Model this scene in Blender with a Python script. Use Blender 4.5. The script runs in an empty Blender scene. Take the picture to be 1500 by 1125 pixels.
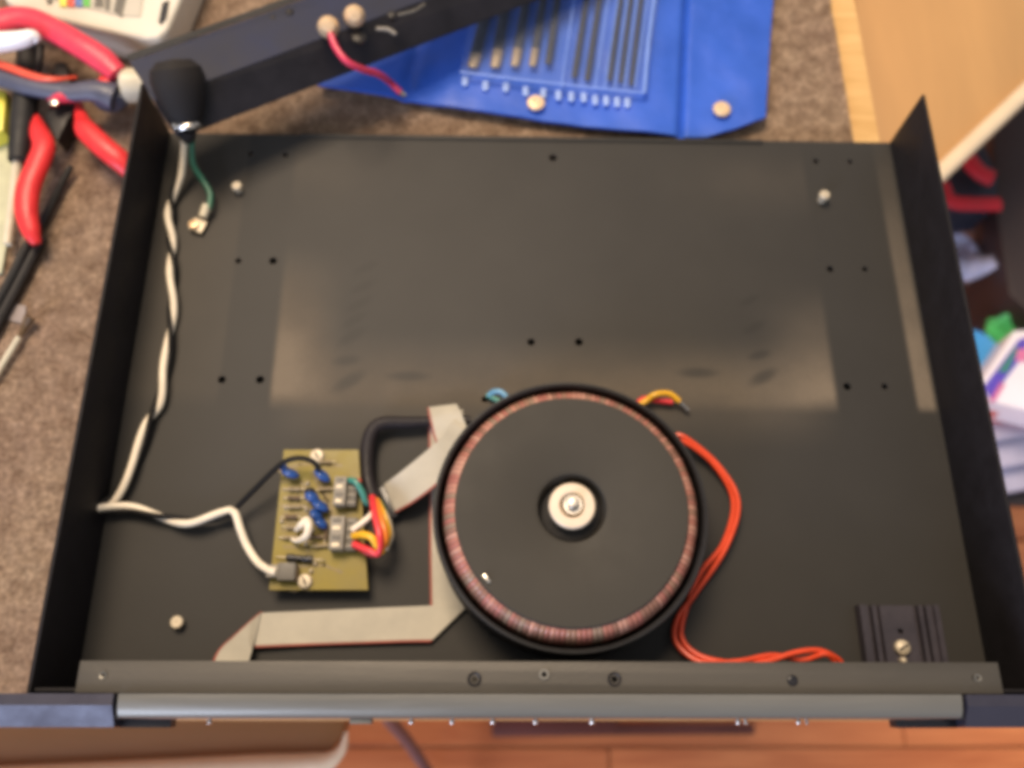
import bpy, bmesh, math, random
from mathutils import Vector, Matrix, Euler, noise
random.seed(7)
R = math.radians
scene = bpy.context.scene

# ---------------------------------------------------------------- camera
CAM_LOC = Vector((-0.0214, -0.0137, 0.4402))
CAM_ROT = Euler((0.37072, -0.02073, 0.0005), 'XYZ')
FPX = 1298.25                                   # focal length in pixels of the 1500 px wide photograph
cam = bpy.data.cameras.new("camera"); camo = bpy.data.objects.new("camera", cam)
scene.collection.objects.link(camo); scene.camera = camo
camo.location = CAM_LOC; camo.rotation_euler = CAM_ROT
cam.sensor_width = 36; cam.lens = FPX / 1500 * 36
cam.clip_start = 0.01; cam.clip_end = 50
cam.dof.use_dof = True; cam.dof.focus_distance = 0.338
cam.dof.aperture_fstop = (cam.lens / 1000) / 0.0046
CM = CAM_ROT.to_matrix()

# ---------------------------------------------------------------- light
world = bpy.data.worlds.new("World"); scene.world = world; world.use_nodes = True
bg = world.node_tree.nodes['Background']
bg.inputs[0].default_value = (0.93, 0.93, 0.97, 1); bg.inputs[1].default_value = 0.50
def area(name, loc, target, size, power, col):
    l = bpy.data.lights.new(name, 'AREA'); l.shape = 'RECTANGLE'; l.size, l.size_y = size
    l.energy = power; l.color = col
    o = bpy.data.objects.new(name, l); scene.collection.objects.link(o); o.location = loc
    o.rotation_euler = (Vector(target) - Vector(loc)).to_track_quat('-Z', 'Y').to_euler()
    return o
area("ceiling_lamp", (-0.42, 0.92, 1.80), (0.0, 0.15, 0), (0.8, 0.8), 50, (1.0, 0.79, 0.57))
area("window_light", (-1.2, -1.65, 0.75), (0, 0.0, 0), (1.0, 1.1), 50, (0.62, 0.72, 1.0))
scene.view_settings.view_transform = 'Standard'; scene.view_settings.look = 'None'
scene.view_settings.exposure = -0.08; scene.view_settings.gamma = 1
scene.cycles.max_bounces = 6
scene.cycles.pixel_filter_type = 'BLACKMAN_HARRIS'; scene.cycles.filter_width = 4.4      # soft hand-held phone picture

# ---------------------------------------------------------------- helpers
def P(px, py, z):
    """world point on the plane z seen at pixel (px, py) of the photograph"""
    d = CM @ Vector(((px - 750) / FPX, (562.5 - py) / FPX, -1.0))
    t = (z - CAM_LOC.z) / d.z
    return CAM_LOC + d * t

def _n(nt, t, x=0, y=0, **kw):
    n = nt.nodes.new(t); n.location = (x, y)
    for k, v in kw.items(): setattr(n, k, v)
    return n

def mat(name, col, rough=0.5, metal=0.0, var=0.12, scale=60, bump=0.0, bscale=400, spec=0.5, trans=0.0, alpha=1.0, rvar=0.12, coat=0.0, col2=None, stretch=None):
    if name in ('black_paint', 'dark_panel', 'sleeve'): spec = 0.25
    m = bpy.data.materials.new(name); m.use_nodes = True
    nt = m.node_tree; b = nt.nodes['Principled BSDF']; L = nt.links
    tc = _n(nt, 'ShaderNodeTexCoord'); src = tc.outputs['Object']
    if stretch:
        mp = _n(nt, 'ShaderNodeMapping'); mp.inputs['Scale'].default_value = stretch
        L.new(src, mp.inputs[0]); src = mp.outputs[0]
    nz = _n(nt, 'ShaderNodeTexNoise'); nz.inputs['Scale'].default_value = scale; nz.inputs['Detail'].default_value = 6
    nz.inputs['Roughness'].default_value = 0.65
    L.new(src, nz.inputs['Vector'])
    rp = _n(nt, 'ShaderNodeValToRGB')
    c2 = col2 or tuple(min(1, c * (1 + 1.6 * var)) for c in col)
    c1 = tuple(c * (1 - 1.6 * var) for c in col)
    rp.color_ramp.elements[0].position = 0.3; rp.color_ramp.elements[1].position = 0.7
    rp.color_ramp.elements[0].color = (*c1, 1); rp.color_ramp.elements[1].color = (*c2, 1)
    L.new(nz.outputs['Fac'], rp.inputs[0]); L.new(rp.outputs[0], b.inputs['Base Color'])
    mr = _n(nt, 'ShaderNodeMapRange'); mr.inputs[1].default_value = 0.3; mr.inputs[2].default_value = 0.7
    mr.inputs[3].default_value = max(0.03, rough - rvar); mr.inputs[4].default_value = min(1, rough + rvar)
    L.new(nz.outputs['Fac'], mr.inputs[0]); L.new(mr.outputs[0], b.inputs['Roughness'])
    b.inputs['Metallic'].default_value = metal; b.inputs['Specular IOR Level'].default_value = spec
    b.inputs['Transmission Weight'].default_value = trans; b.inputs['Alpha'].default_value = alpha
    b.inputs['Coat Weight'].default_value = coat
    if bump:
        n2 = _n(nt, 'ShaderNodeTexNoise'); n2.inputs['Scale'].default_value = bscale; n2.inputs['Detail'].default_value = 4
        L.new(src, n2.inputs['Vector'])
        bp = _n(nt, 'ShaderNodeBump'); bp.inputs['Strength'].default_value = bump; bp.inputs['Distance'].default_value = 0.002
        L.new(n2.outputs['Fac'], bp.inputs['Height']); L.new(bp.outputs[0], b.inputs['Normal'])
    return m

def link(name, me, m=None, parent=None, smooth=True, angle=35):
    o = bpy.data.objects.new(name, me); scene.collection.objects.link(o)
    if m is not None and len(me.materials) == 0: me.materials.append(m)
    if smooth:
        me.shade_smooth(); me.set_sharp_from_angle(angle=R(angle))
    if parent: o.parent = parent
    return o
def obj(name, bm, m, parent=None, smooth=True, angle=35):
    """finish a bmesh given in world space; when it has a parent it is moved into the parent's frame"""
    bmesh.ops.recalc_face_normals(bm, faces=bm.faces)
    if parent: bm.transform(world_of(parent).inverted())
    me = bpy.data.meshes.new(name); bm.to_mesh(me); bm.free()
    return link(name, me, m, parent, smooth, angle)
def world_of(o):
    w = Matrix.LocRotScale(o.location, o.rotation_euler, o.scale)
    return world_of(o.parent) @ w if o.parent else w
def tag(o, label, cat=None, group=None, kind=None):
    o['label'] = label
    if cat: o['category'] = cat
    if group: o['group'] = group
    if kind: o['kind'] = kind
    return o
def thing(name, label, cat, loc=(0, 0, 0), rotz=0, group=None):
    o = bpy.data.objects.new(name, None); scene.collection.objects.link(o)
    o.empty_display_size = 0.01
    o.location = loc; o.rotation_euler = (0, 0, rotz)
    return tag(o, label, cat, group)
def structure(o, label=None):
    o['kind'] = 'structure'
    if label: o['label'] = label
    return o

def add_box(bm, c, s, rz=0.0, bev=0.0, M=None):
    t = bmesh.new(); bmesh.ops.create_cube(t, size=1)
    for v in t.verts: v.co = Vector((v.co.x * s[0], v.co.y * s[1], v.co.z * s[2]))
    if bev: bmesh.ops.bevel(t, geom=t.edges[:], offset=bev, segments=2, profile=0.6, affect='EDGES')
    t.transform((M or Matrix.Identity(4)) @ Matrix.Translation(c) @ Matrix.Rotation(rz, 4, 'Z'))
    merge(bm, t)
def merge(bm, t):
    me = bpy.data.meshes.new('tmp'); t.to_mesh(me); t.free(); bm.from_mesh(me); bpy.data.meshes.remove(me)
def box(c, s, rz=0.0, bev=0.0, M=None):
    bm = bmesh.new(); add_box(bm, c, s, rz, bev, M); return bm
def prism(pts, z0, bev=0.0, seg=2):
    """closed outline: pts are top points (Vector with z); bottom at z0"""
    bm = bmesh.new()
    top = [bm.verts.new(p) for p in pts]; bot = [bm.verts.new((p[0], p[1], z0)) for p in pts]
    bm.faces.new(top); bm.faces.new(bot[::-1]); n = len(pts)
    for i in range(n): bm.faces.new((top[i], bot[i], bot[(i + 1) % n], top[(i + 1) % n]))
    bmesh.ops.recalc_face_normals(bm, faces=bm.faces)
    if bev: bmesh.ops.bevel(bm, geom=[e for e in bm.edges], offset=bev, segments=seg, profile=0.6, affect='EDGES', clamp_overlap=True)
    return bm
def pprism(pix, z, z0, bev=0.0, seg=2):
    return prism([P(a, b, z) for a, b in pix], z0, bev, seg)
def spline(pts, n=8):
    pts = [Vector(p) for p in pts]
    if len(pts) < 3: return pts
    q = [pts[0] * 2 - pts[1]] + pts + [pts[-1] * 2 - pts[-2]]; out = []
    for i in range(1, len(q) - 2):
        for k in range(n):
            t = k / n; a, b, c, d = q[i - 1], q[i], q[i + 1], q[i + 2]
            out.append(0.5 * ((2 * b) + (c - a) * t + (2 * a - 5 * b + 4 * c - d) * t * t + (3 * b - a - 3 * c + d) * t ** 3))
    out.append(pts[-1]); return out
def tube(bm, pts, r, sides=10, flat=1.0, caps=True, up=Vector((0, 0, 1))):
    """r: number or list along pts; flat: height / width of the section"""
    n = len(pts); rings = []
    for i, p in enumerate(pts):
        a = pts[max(0, i - 1)]; b = pts[min(n - 1, i + 1)]; d = (b - a)
        d = d.normalized() if d.length > 1e-9 else Vector((1, 0, 0))
        s = d.cross(up)
        if s.length < 0.05: s = d.cross(Vector((0, 1, 0)))
        s.normalize(); u = s.cross(d)
        if isinstance(r, (list, tuple)):
            f = i / (n - 1) * (len(r) - 1); k = min(int(f), len(r) - 2); rr = r[k] * (1 - f + k) + r[k + 1] * (f - k)
        else: rr = r
        rings.append([bm.verts.new(p + s * math.cos(t) * rr + u * math.sin(t) * rr * flat) for t in [2 * math.pi * j / sides for j in range(sides)]])
    for a, b in zip(rings, rings[1:]):
        for j in range(sides): bm.faces.new((a[j], a[(j + 1) % sides], b[(j + 1) % sides], b[j]))
    if caps: bm.faces.new(rings[0][::-1]); bm.faces.new(rings[-1])
def ptube(pix, r, n=8, sides=10, flat=1.0):
    bm = bmesh.new(); tube(bm, spline([P(*q) for q in pix], n), r, sides, flat); return bm
def lathe(bm, prof, c=(0, 0, 0), axis=None, seg=48, mod=None):
    """prof: list of (radius, height); axis: direction of height"""
    M = Matrix.Translation(c) @ ((Vector(axis).to_track_quat('Z', 'Y').to_matrix().to_4x4()) if axis is not None else Matrix.Identity(4))
    rings = []
    for r, h in prof:
        if r < 1e-7: rings.append([bm.verts.new(M @ Vector((0, 0, h)))])
        else: rings.append([bm.verts.new(M @ Vector((r * math.cos(t) , r * math.sin(t), h))) for t in [2 * math.pi * j / seg for j in range(seg)]])
    for a, b in zip(rings, rings[1:]):
        for j in range(seg):
            k = (j + 1) % seg
            if len(a) == 1 and len(b) == 1: continue
            if len(a) == 1: bm.faces.new((a[0], b[k], b[j]))
            elif len(b) == 1: bm.faces.new((a[j], a[k], b[0]))
            else: bm.faces.new((a[j], a[k], b[k], b[j]))
def lathed(prof, c, axis=None, seg=48):
    bm = bmesh.new(); lathe(bm, prof, c, axis, seg); return bm
def patch(lo, hi, nu, nv, zf, th):
    """sheet between two edge curves (lists of Vectors) with relief zf(u,v,p) and thickness"""
    def ev(c, u):
        f = u * (len(c) - 1); k = min(int(f), len(c) - 2); return c[k].lerp(c[k + 1], f - k)
    bm = bmesh.new(); g = []
    for i in range(nu + 1):
        row = []
        for j in range(nv + 1):
            u, v = i / nu, j / nv; p = ev(lo, u).lerp(ev(hi, u), v); row.append(bm.verts.new(p + Vector((0, 0, zf(u, v, p)))))
        g.append(row)
    for i in range(nu):
        for j in range(nv): bm.faces.new((g[i][j], g[i + 1][j], g[i + 1][j + 1], g[i][j + 1]))
    bmesh.ops.recalc_face_normals(bm, faces=bm.faces)
    if sum(f.normal.z for f in bm.faces) < 0: bmesh.ops.reverse_faces(bm, faces=bm.faces)
    bmesh.ops.solidify(bm, geom=bm.faces[:], thickness=th)
    return bm
def copy_tree(o, parent=None):
    c = o.copy(); scene.collection.objects.link(c)
    if parent: c.parent = parent
    for ch in list(o.children): copy_tree(ch, c)
    return c
def cut(target, cutters, m):
    """subtract closed bmeshes from the target mesh and keep only the result"""
    bm = bmesh.new()
    for c in cutters: merge(bm, c)
    bmesh.ops.recalc_face_normals(bm, faces=bm.faces)
    me = bpy.data.meshes.new('c'); bm.to_mesh(me); bm.free(); co = bpy.data.objects.new('c', me); scene.collection.objects.link(co)
    md = target.modifiers.new('b', 'BOOLEAN'); md.object = co; md.operation = 'DIFFERENCE'; md.solver = 'EXACT'
    bpy.context.view_layer.update()
    dg = bpy.context.evaluated_depsgraph_get(); new = bpy.data.meshes.new_from_object(target.evaluated_get(dg))
    target.modifiers.clear(); new.name = target.name; target.data = new
    if len(new.materials) == 0: new.materials.append(m)
    bpy.data.objects.remove(co); new.shade_smooth(); new.set_sharp_from_angle(angle=R(30))
def cyl(c, r, z0, z1, seg=20):
    bm = bmesh.new(); lathe(bm, [(0, z0), (r, z0), (r, z1), (0, z1)], (c[0], c[1], 0), seg=seg); return bm

# ---------------------------------------------------------------- materials
M = {}
M['black_paint'] = mat('black_paint', (0.011, 0.0090, 0.0100), 0.6, var=0.15, scale=90, bump=0.12, bscale=1500, rvar=0.08)
M['rail_metal'] = mat('rail_metal', (0.075, 0.066, 0.053), 0.5, metal=0.25, var=0.07, scale=30, bump=0.1, bscale=1800, stretch=(0.2, 1, 1))
M['navy_metal'] = mat('navy_metal', (0.036, 0.034, 0.052), 0.45, metal=0.3, var=0.04, scale=50, bump=0.08, bscale=1500, spec=0.6)
M['brushed_aluminium'] = mat('brushed_aluminium', (0.20, 0.19, 0.165), 0.40, metal=0.55, var=0.06, scale=60, bump=0.05, bscale=500, stretch=(0.08, 1, 1))
M['navy_paint'] = mat('navy_paint', (0.011, 0.015, 0.040), 0.62, var=0.25, scale=25, rvar=0.05, spec=0.35)
M['gloss_black'] = mat('gloss_black', (0.014, 0.013, 0.016), 0.3, var=0.1)
M['dark_panel'] = mat('dark_panel', (0.010, 0.009, 0.012), 0.5, metal=0.0, var=0.25, scale=30, bump=0.1, bscale=900)
M['rubber'] = mat('rubber', (0.008, 0.007, 0.007), 0.62, var=0.15, bump=0.1)
M['boot_rubber'] = mat('boot_rubber', (0.016, 0.013, 0.012), 0.75, var=0.15, spec=0.3)
M['chrome'] = mat('chrome', (0.60, 0.56, 0.50), 0.3, metal=1.0, var=0.05)
M['nickel'] = mat('nickel', (0.58, 0.49, 0.35), 0.45, metal=0.2, var=0.08, scale=500)
M['brass'] = mat('brass', (0.80, 0.56, 0.33), 0.35, metal=0.35, var=0.08, scale=500)
M['nylon'] = mat('nylon', (0.72, 0.58, 0.42), 0.42, var=0.04)
M['white_wire'] = mat('white_wire', (0.88, 0.77, 0.60), 0.4, var=0.05, scale=120)
M['black_wire'] = mat('black_wire', (0.010, 0.009, 0.009), 0.55, var=0.1, spec=0.2)
M['green_wire'] = mat('green_wire', (0.03, 0.15, 0.085), 0.4, var=0.15)
M['teal_wire'] = mat('teal_wire', (0.06, 0.26, 0.20), 0.4, var=0.1)
M['blue_wire'] = mat('blue_wire', (0.12, 0.32, 0.50), 0.4, var=0.1)
M['red_wire'] = mat('red_wire', (0.78, 0.075, 0.022), 0.38, var=0.06, scale=120)
M['crimson_wire'] = mat('crimson_wire', (0.75, 0.04, 0.05), 0.38, var=0.06)
M['pink_wire'] = mat('pink_wire', (0.62, 0.04, 0.09), 0.38, var=0.1)
M['yellow_wire'] = mat('yellow_wire', (0.85, 0.45, 0.02), 0.38, var=0.06)
M['orange_wire'] = mat('orange_wire', (0.82, 0.22, 0.02), 0.38, var=0.06)
M['ribbon'] = mat('ribbon', (0.54, 0.50, 0.41), 0.42, var=0.06, scale=60)
M['ribbon_red'] = mat('ribbon_red', (0.42, 0.11, 0.08), 0.45, var=0.1)
M['board'] = mat('board', (0.245, 0.187, 0.030), 0.42, var=0.10, scale=80, coat=0.0, spec=0.3)
M['trace'] = mat('trace', (0.22, 0.155, 0.04), 0.45, var=0.2, scale=300)
M['blue_cap'] = mat('blue_cap', (0.018, 0.075, 0.30), 0.28, var=0.15, coat=0.3)
M['grey_plastic'] = mat('grey_plastic', (0.24, 0.21, 0.165), 0.45, var=0.1, scale=200)
M['grey_dark'] = mat('grey_dark', (0.13, 0.115, 0.09), 0.5, var=0.1, scale=200)
M['component_tan'] = mat('component_tan', (0.28, 0.21, 0.11), 0.45, var=0.15, scale=300)
M['component_brown'] = mat('component_brown', (0.12, 0.07, 0.03), 0.45, var=0.2, scale=300)
M['sleeve'] = mat('sleeve', (0.022, 0.018, 0.019), 0.45, var=0.15, bump=0.15, bscale=900)
M['heat_sink'] = mat('heat_sink', (0.050, 0.042, 0.050), 0.45, metal=0.3, var=0.1, bump=0.1)
M['wallet_blue'] = mat('wallet_blue', (0.026, 0.10, 0.50), 0.42, var=0.10, scale=18, bump=0.25, bscale=60, spec=0.4)
M['seam_blue'] = mat('seam_blue', (0.16, 0.27, 0.66), 0.4, var=0.05)
M['print_white'] = mat('print_white', (0.42, 0.55, 0.86), 0.5, var=0.05)
M['pocket_vinyl'] = mat('pocket_vinyl', (0.55, 0.68, 1.0), 0.25, var=0.05, alpha=0.035, bump=0.3, bscale=90, spec=0.5)
M['steel_dark'] = mat('steel_dark', (0.016, 0.013, 0.012), 0.5, metal=0.2, var=0.2, scale=200)
M['steel_tan'] = mat('steel_tan', (0.24, 0.18, 0.11), 0.4, metal=0.4, var=0.2, scale=200)
M['grip_red'] = mat('grip_red', (0.75, 0.03, 0.032), 0.42, var=0.08, scale=60, bump=0.1, bscale=500)
M['grip_pink'] = mat('grip_pink', (0.75, 0.045, 0.085), 0.4, var=0.08, scale=60, bump=0.1, bscale=500)
M['grip_navy'] = mat('grip_navy', (0.075, 0.08, 0.12), 0.42, var=0.1, bump=0.1)
M['white_gloss'] = mat('white_gloss', (0.93, 0.92, 0.90), 0.22, var=0.02)
M['beige_case'] = mat('beige_case', (0.66, 0.60, 0.49), 0.4, var=0.04, scale=40)
M['beige_recess'] = mat('beige_recess', (0.50, 0.45, 0.36), 0.5, var=0.06, scale=40)
M['cream_plastic'] = mat('cream_plastic', (0.62, 0.55, 0.40), 0.4, var=0.08, scale=60)
M['yellow_plastic'] = mat('yellow_plastic', (0.80, 0.70, 0.08), 0.4, var=0.05)
M['pale_green'] = mat('pale_green', (0.48, 0.47, 0.30), 0.5, var=0.15, scale=60)
M['green_plastic'] = mat('green_plastic', (0.10, 0.45, 0.06), 0.4, var=0.05)
M['lamp_red'] = mat('lamp_red', (0.70, 0.08, 0.04), 0.4, var=0.05)
M['chip_blue'] = mat('chip_blue', (0.08, 0.16, 0.42), 0.4, var=0.05)
M['tan_board'] = mat('tan_board', (0.58, 0.33, 0.13), 0.48, var=0.06, scale=14, bump=0.08, bscale=200, stretch=(1, 0.15, 1))
M['cream_edge'] = mat('cream_edge', (0.88, 0.72, 0.50), 0.45, var=0.04, scale=40)
M['seat_shade_brown'] = mat('seat_shade_brown', (0.25, 0.110, 0.030), 0.5, var=0.08, scale=14, bump=0.08, bscale=200, stretch=(0.15, 1, 1))  # board brown darkened to carry the shade under the desk
M['matte_black'] = mat('matte_black', (0.020, 0.014, 0.014), 0.7, var=0.2, scale=12, bump=0.3, bscale=60)
M['dark_wood'] = mat('dark_wood', (0.030, 0.018, 0.018), 0.55, var=0.12, scale=8, bump=0.1)
M['strip_brown'] = mat('strip_brown', (0.10, 0.022, 0.014), 0.5, var=0.15, scale=10)
M['bag_lavender'] = mat('bag_lavender', (0.42, 0.45, 0.62), 0.3, var=0.2, scale=10, bump=0.4, bscale=30)
M['paper_grey'] = mat('paper_grey', (0.42, 0.40, 0.50), 0.5, var=0.12, scale=10)
M['cardboard_grey'] = mat('cardboard_grey', (0.30, 0.24, 0.22), 0.7, var=0.12, scale=20)
M['foil_green'] = mat('foil_green', (0.09, 0.55, 0.17), 0.3, var=0.45, scale=14, bump=0.5, bscale=25)
M['disc_blue'] = mat('disc_blue', (0.07, 0.38, 0.80), 0.35, var=0.06, scale=8)
M['box_white'] = mat('box_white', (0.95, 0.90, 0.95), 0.3, var=0.03, scale=8)
M['box_violet'] = mat('box_violet', (0.12, 0.08, 0.55), 0.35, var=0.1, scale=8)
M['box_pink'] = mat('box_pink', (0.80, 0.22, 0.42), 0.35, var=0.2, scale=12)
M['bag_red'] = mat('bag_red', (0.50, 0.012, 0.025), 0.6, var=0.1, scale=30)
M['bag_navy'] = mat('bag_navy', (0.014, 0.018, 0.034), 0.7, var=0.2, scale=30)
M['winding_cable'] = mat('cable_mauve', (0.13, 0.075, 0.085), 0.4, var=0.1, scale=30)

def floor_pan_material():
    """black powder coat with pale dust lying where no board or heat sink covered the pan"""
    m = bpy.data.materials.new('dusty_black_steel'); m.use_nodes = True
    nt = m.node_tree; b = nt.nodes['Principled BSDF']; L = nt.links; b.inputs['Specular IOR Level'].default_value = 0.22
    tc = _n(nt, 'ShaderNodeTexCoord'); O = tc.outputs['Object']
    sp = _n(nt, 'ShaderNodeSeparateXYZ'); L.new(O, sp.inputs[0])
    wob = _n(nt, 'ShaderNodeTexNoise'); wob.inputs['Scale'].default_value = 28; wob.inputs['Detail'].default_value = 5; L.new(O, wob.inputs['Vector'])
    def ramp(val, a, c, lo=0.0, hi=1.0):
        r = _n(nt, 'ShaderNodeMapRange', interpolation_type='SMOOTHSTEP')
        r.inputs[1].default_value = a; r.inputs[2].default_value = c; r.inputs[3].default_value = lo; r.inputs[4].default_value = hi
        L.new(val, r.inputs[0]); return r.outputs[0]
    def mth(op, a, c):
        n = _n(nt, 'ShaderNodeMath', operation=op)
        for i, v in enumerate((a, c)):
            if isinstance(v, (int, float)): n.inputs[i].default_value = v
            else: L.new(v, n.inputs[i])
        return n.outputs[0]
    X, Y = sp.outputs['X'], sp.outputs['Y']
    mul = lambda *a: a[0] if len(a) == 1 else mth('MULTIPLY', a[0], mul(*a[1:]))
    inside = mul(ramp(X, -0.1415, -0.1375), ramp(X, 0.1630, 0.1585), ramp(Y, 0.1405, 0.1545), ramp(Y, 0.318, 0.280))
    low = mul(ramp(Y, 0.190, 0.148), 0.55)                                    # dust thickest along the lower edge of the clear field
    left = mul(ramp(X, -0.100, -0.139), ramp(Y, 0.245, 0.18), 0.85)
    right = mul(ramp(X, 0.118, 0.160), ramp(Y, 0.225, 0.15), 0.60)
    top = mul(ramp(Y, 0.255, 0.305), ramp(mth('ABSOLUTE', X, 0), 0.06, 0.13), 0.14)
    dust = mth('ADD', mth('ADD', low, left), mth('ADD', right, top))
    dust = mth('MULTIPLY', mth('ADD', dust, 0.01), inside)
    band = mul(ramp(X, 0.2025, 0.2060), ramp(X, 0.2152, 0.2118), ramp(Y, 0.1415, 0.1475), ramp(Y, 0.34, 0.12), 1.0)
    dust = mth('ADD', dust, band)
    soft = mul(ramp(Y, 0.118, 0.146), ramp(Y, 0.153, 0.146), ramp(X, -0.142, -0.12), ramp(X, 0.165, 0.14), 0.20)
    dust = mth('ADD', dust, soft)
    dust = mth('ADD', dust, mul(ramp(X, -0.1660, -0.1685), ramp(Y, 0.14, 0.155), 0.10))
    S = None
    for px, py, w, h, rot in ((512, 558, .0088, .0034, 0.6), (508, 528, .0068, .0028, 0.15), (517, 492, .0085, .0030, 0.6), (520, 468, .0075, .0024, 0.6), (527, 445, .008, .0026, 0.6), (532, 420, .0075, .0024, 0.5), (536, 392, .007, .0024, 0.5),
                              (598, 551, .0105, .0026, 0.0), (1022, 546, .010, .0028, 0.0), (1118, 552, .0080, .0032, 0.5), (1112, 520, .006, .0024, 0.3), (1104, 480, .007, .0024, 0.5), (1098, 440, .006, .0022, 0.5)):
        c = P(px, py, 0)
        mp = _n(nt, 'ShaderNodeMapping', vector_type='TEXTURE')
        mp.inputs['Location'].default_value = (c.x, c.y, 0); mp.inputs['Rotation'].default_value = (0, 0, rot); mp.inputs['Scale'].default_value = (w, h, 1)
        L.new(O, mp.inputs[0]); ln = _n(nt, 'ShaderNodeVectorMath', operation='LENGTH'); L.new(mp.outputs[0], ln.inputs[0])
        q = ramp(ln.outputs['Value'], 0.3, 1.6, 0.35, 1.0); S = q if S is None else mth('MULTIPLY', S, q)
    dust = mth('MULTIPLY', dust, S)
    dust = mth('MULTIPLY', dust, ramp(wob.outputs['Fac'], 0.25, 0.75, 0.72, 1.18))
    fine = _n(nt, 'ShaderNodeTexNoise'); fine.inputs['Scale'].default_value = 900; fine.inputs['Detail'].default_value = 3; L.new(O, fine.inputs['Vector'])
    dust = mth('MULTIPLY', dust, ramp(fine.outputs['Fac'], 0.3, 0.7, 0.85, 1.15))
    mx = _n(nt, 'ShaderNodeMix', data_type='RGBA'); L.new(dust, mx.inputs[0])
    base = _n(nt, 'ShaderNodeMix', data_type='RGBA'); L.new(wob.outputs['Fac'], base.inputs[0])
    base.inputs[6].default_value = (0.0305, 0.0280, 0.0245, 1); base.inputs[7].default_value = (0.0385, 0.0355, 0.0310, 1)
    L.new(base.outputs[2], mx.inputs[6]); mx.inputs[7].default_value = (0.172, 0.137, 0.098, 1)
    wipe = _n(nt, 'ShaderNodeMix', data_type='RGBA', blend_type='MULTIPLY'); wipe.inputs[0].default_value = 1; L.new(mx.outputs[2], wipe.inputs[6])
    sg = ramp(S, 0.35, 1.0, 0.86, 1.0); L.new(sg, wipe.inputs[7])
    L.new(wipe.outputs[2], b.inputs['Base Color'])
    L.new(ramp(dust, 0.0, 0.8, 0.52, 0.75), b.inputs['Roughness'])
    bp = _n(nt, 'ShaderNodeBump'); bp.inputs['Strength'].default_value = 0.15; bp.inputs['Distance'].default_value = 0.0006
    L.new(fine.outputs['Fac'], bp.inputs['Height']); L.new(bp.outputs[0], b.inputs['Normal'])
    return m
M['pan'] = floor_pan_material()
M['plate'] = mat('transformer_plate', (0.044, 0.039, 0.031), 0.55, var=0.05, scale=25, bump=0.05, bscale=2500, spec=0.2)

def wood_material(name, c1, c2, scale, stretch, rough=0.4, coat=0.0, big=3.0):
    m = bpy.data.materials.new(name); m.use_nodes = True
    nt = m.node_tree; b = nt.nodes['Principled BSDF']; L = nt.links
    tc = _n(nt, 'ShaderNodeTexCoord'); mp = _n(nt, 'ShaderNodeMapping'); mp.inputs['Scale'].default_value = stretch
    L.new(tc.outputs['Object'], mp.inputs[0])
    oi = _n(nt, 'ShaderNodeObjectInfo')
    ad = _n(nt, 'ShaderNodeVectorMath', operation='ADD'); L.new(mp.outputs[0], ad.inputs[0]); L.new(oi.outputs['Random'], ad.inputs[1])
    nz = _n(nt, 'ShaderNodeTexNoise'); nz.inputs['Scale'].default_value = scale; nz.inputs['Detail'].default_value = 8; nz.inputs['Distortion'].default_value = 1.2
    L.new(ad.outputs[0], nz.inputs['Vector'])
    n3 = _n(nt, 'ShaderNodeTexNoise'); n3.inputs['Scale'].default_value = big; L.new(ad.outputs[0], n3.inputs['Vector'])
    sm = _n(nt, 'ShaderNodeMath', operation='ADD'); L.new(nz.outputs['Fac'], sm.inputs[0]); L.new(n3.outputs['Fac'], sm.inputs[1])
    hf = _n(nt, 'ShaderNodeMath', operation='MULTIPLY'); hf.inputs[1].default_value = 0.5; L.new(sm.outputs[0], hf.inputs[0])
    rp = _n(nt, 'ShaderNodeValToRGB'); rp.color_ramp.elements[0].position = 0.36; rp.color_ramp.elements[1].position = 0.64
    rp.color_ramp.elements[0].color = (*c1, 1); rp.color_ramp.elements[1].color = (*c2, 1)
    L.new(hf.outputs[0], rp.inputs[0]); L.new(rp.outputs[0], b.inputs['Base Color'])
    b.inputs['Roughness'].default_value = rough; b.inputs['Coat Weight'].default_value = coat
    bp = _n(nt, 'ShaderNodeBump'); bp.inputs['Strength'].default_value = 0.1; bp.inputs['Distance'].default_value = 0.001
    L.new(nz.outputs['Fac'], bp.inputs['Height']); L.new(bp.outputs[0], b.inputs['Normal'])
    return m
M['desk_wood'] = wood_material('desk_wood', (0.60, 0.33, 0.10), (0.80, 0.50, 0.20), 18, (1, 9, 1), big=6)
M['floor_wood'] = wood_material('floor_wood', (0.50, 0.130, 0.036), (0.78, 0.265, 0.085), 10, (0.5, 6, 1), rough=0.35, coat=0.2, big=2)

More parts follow.
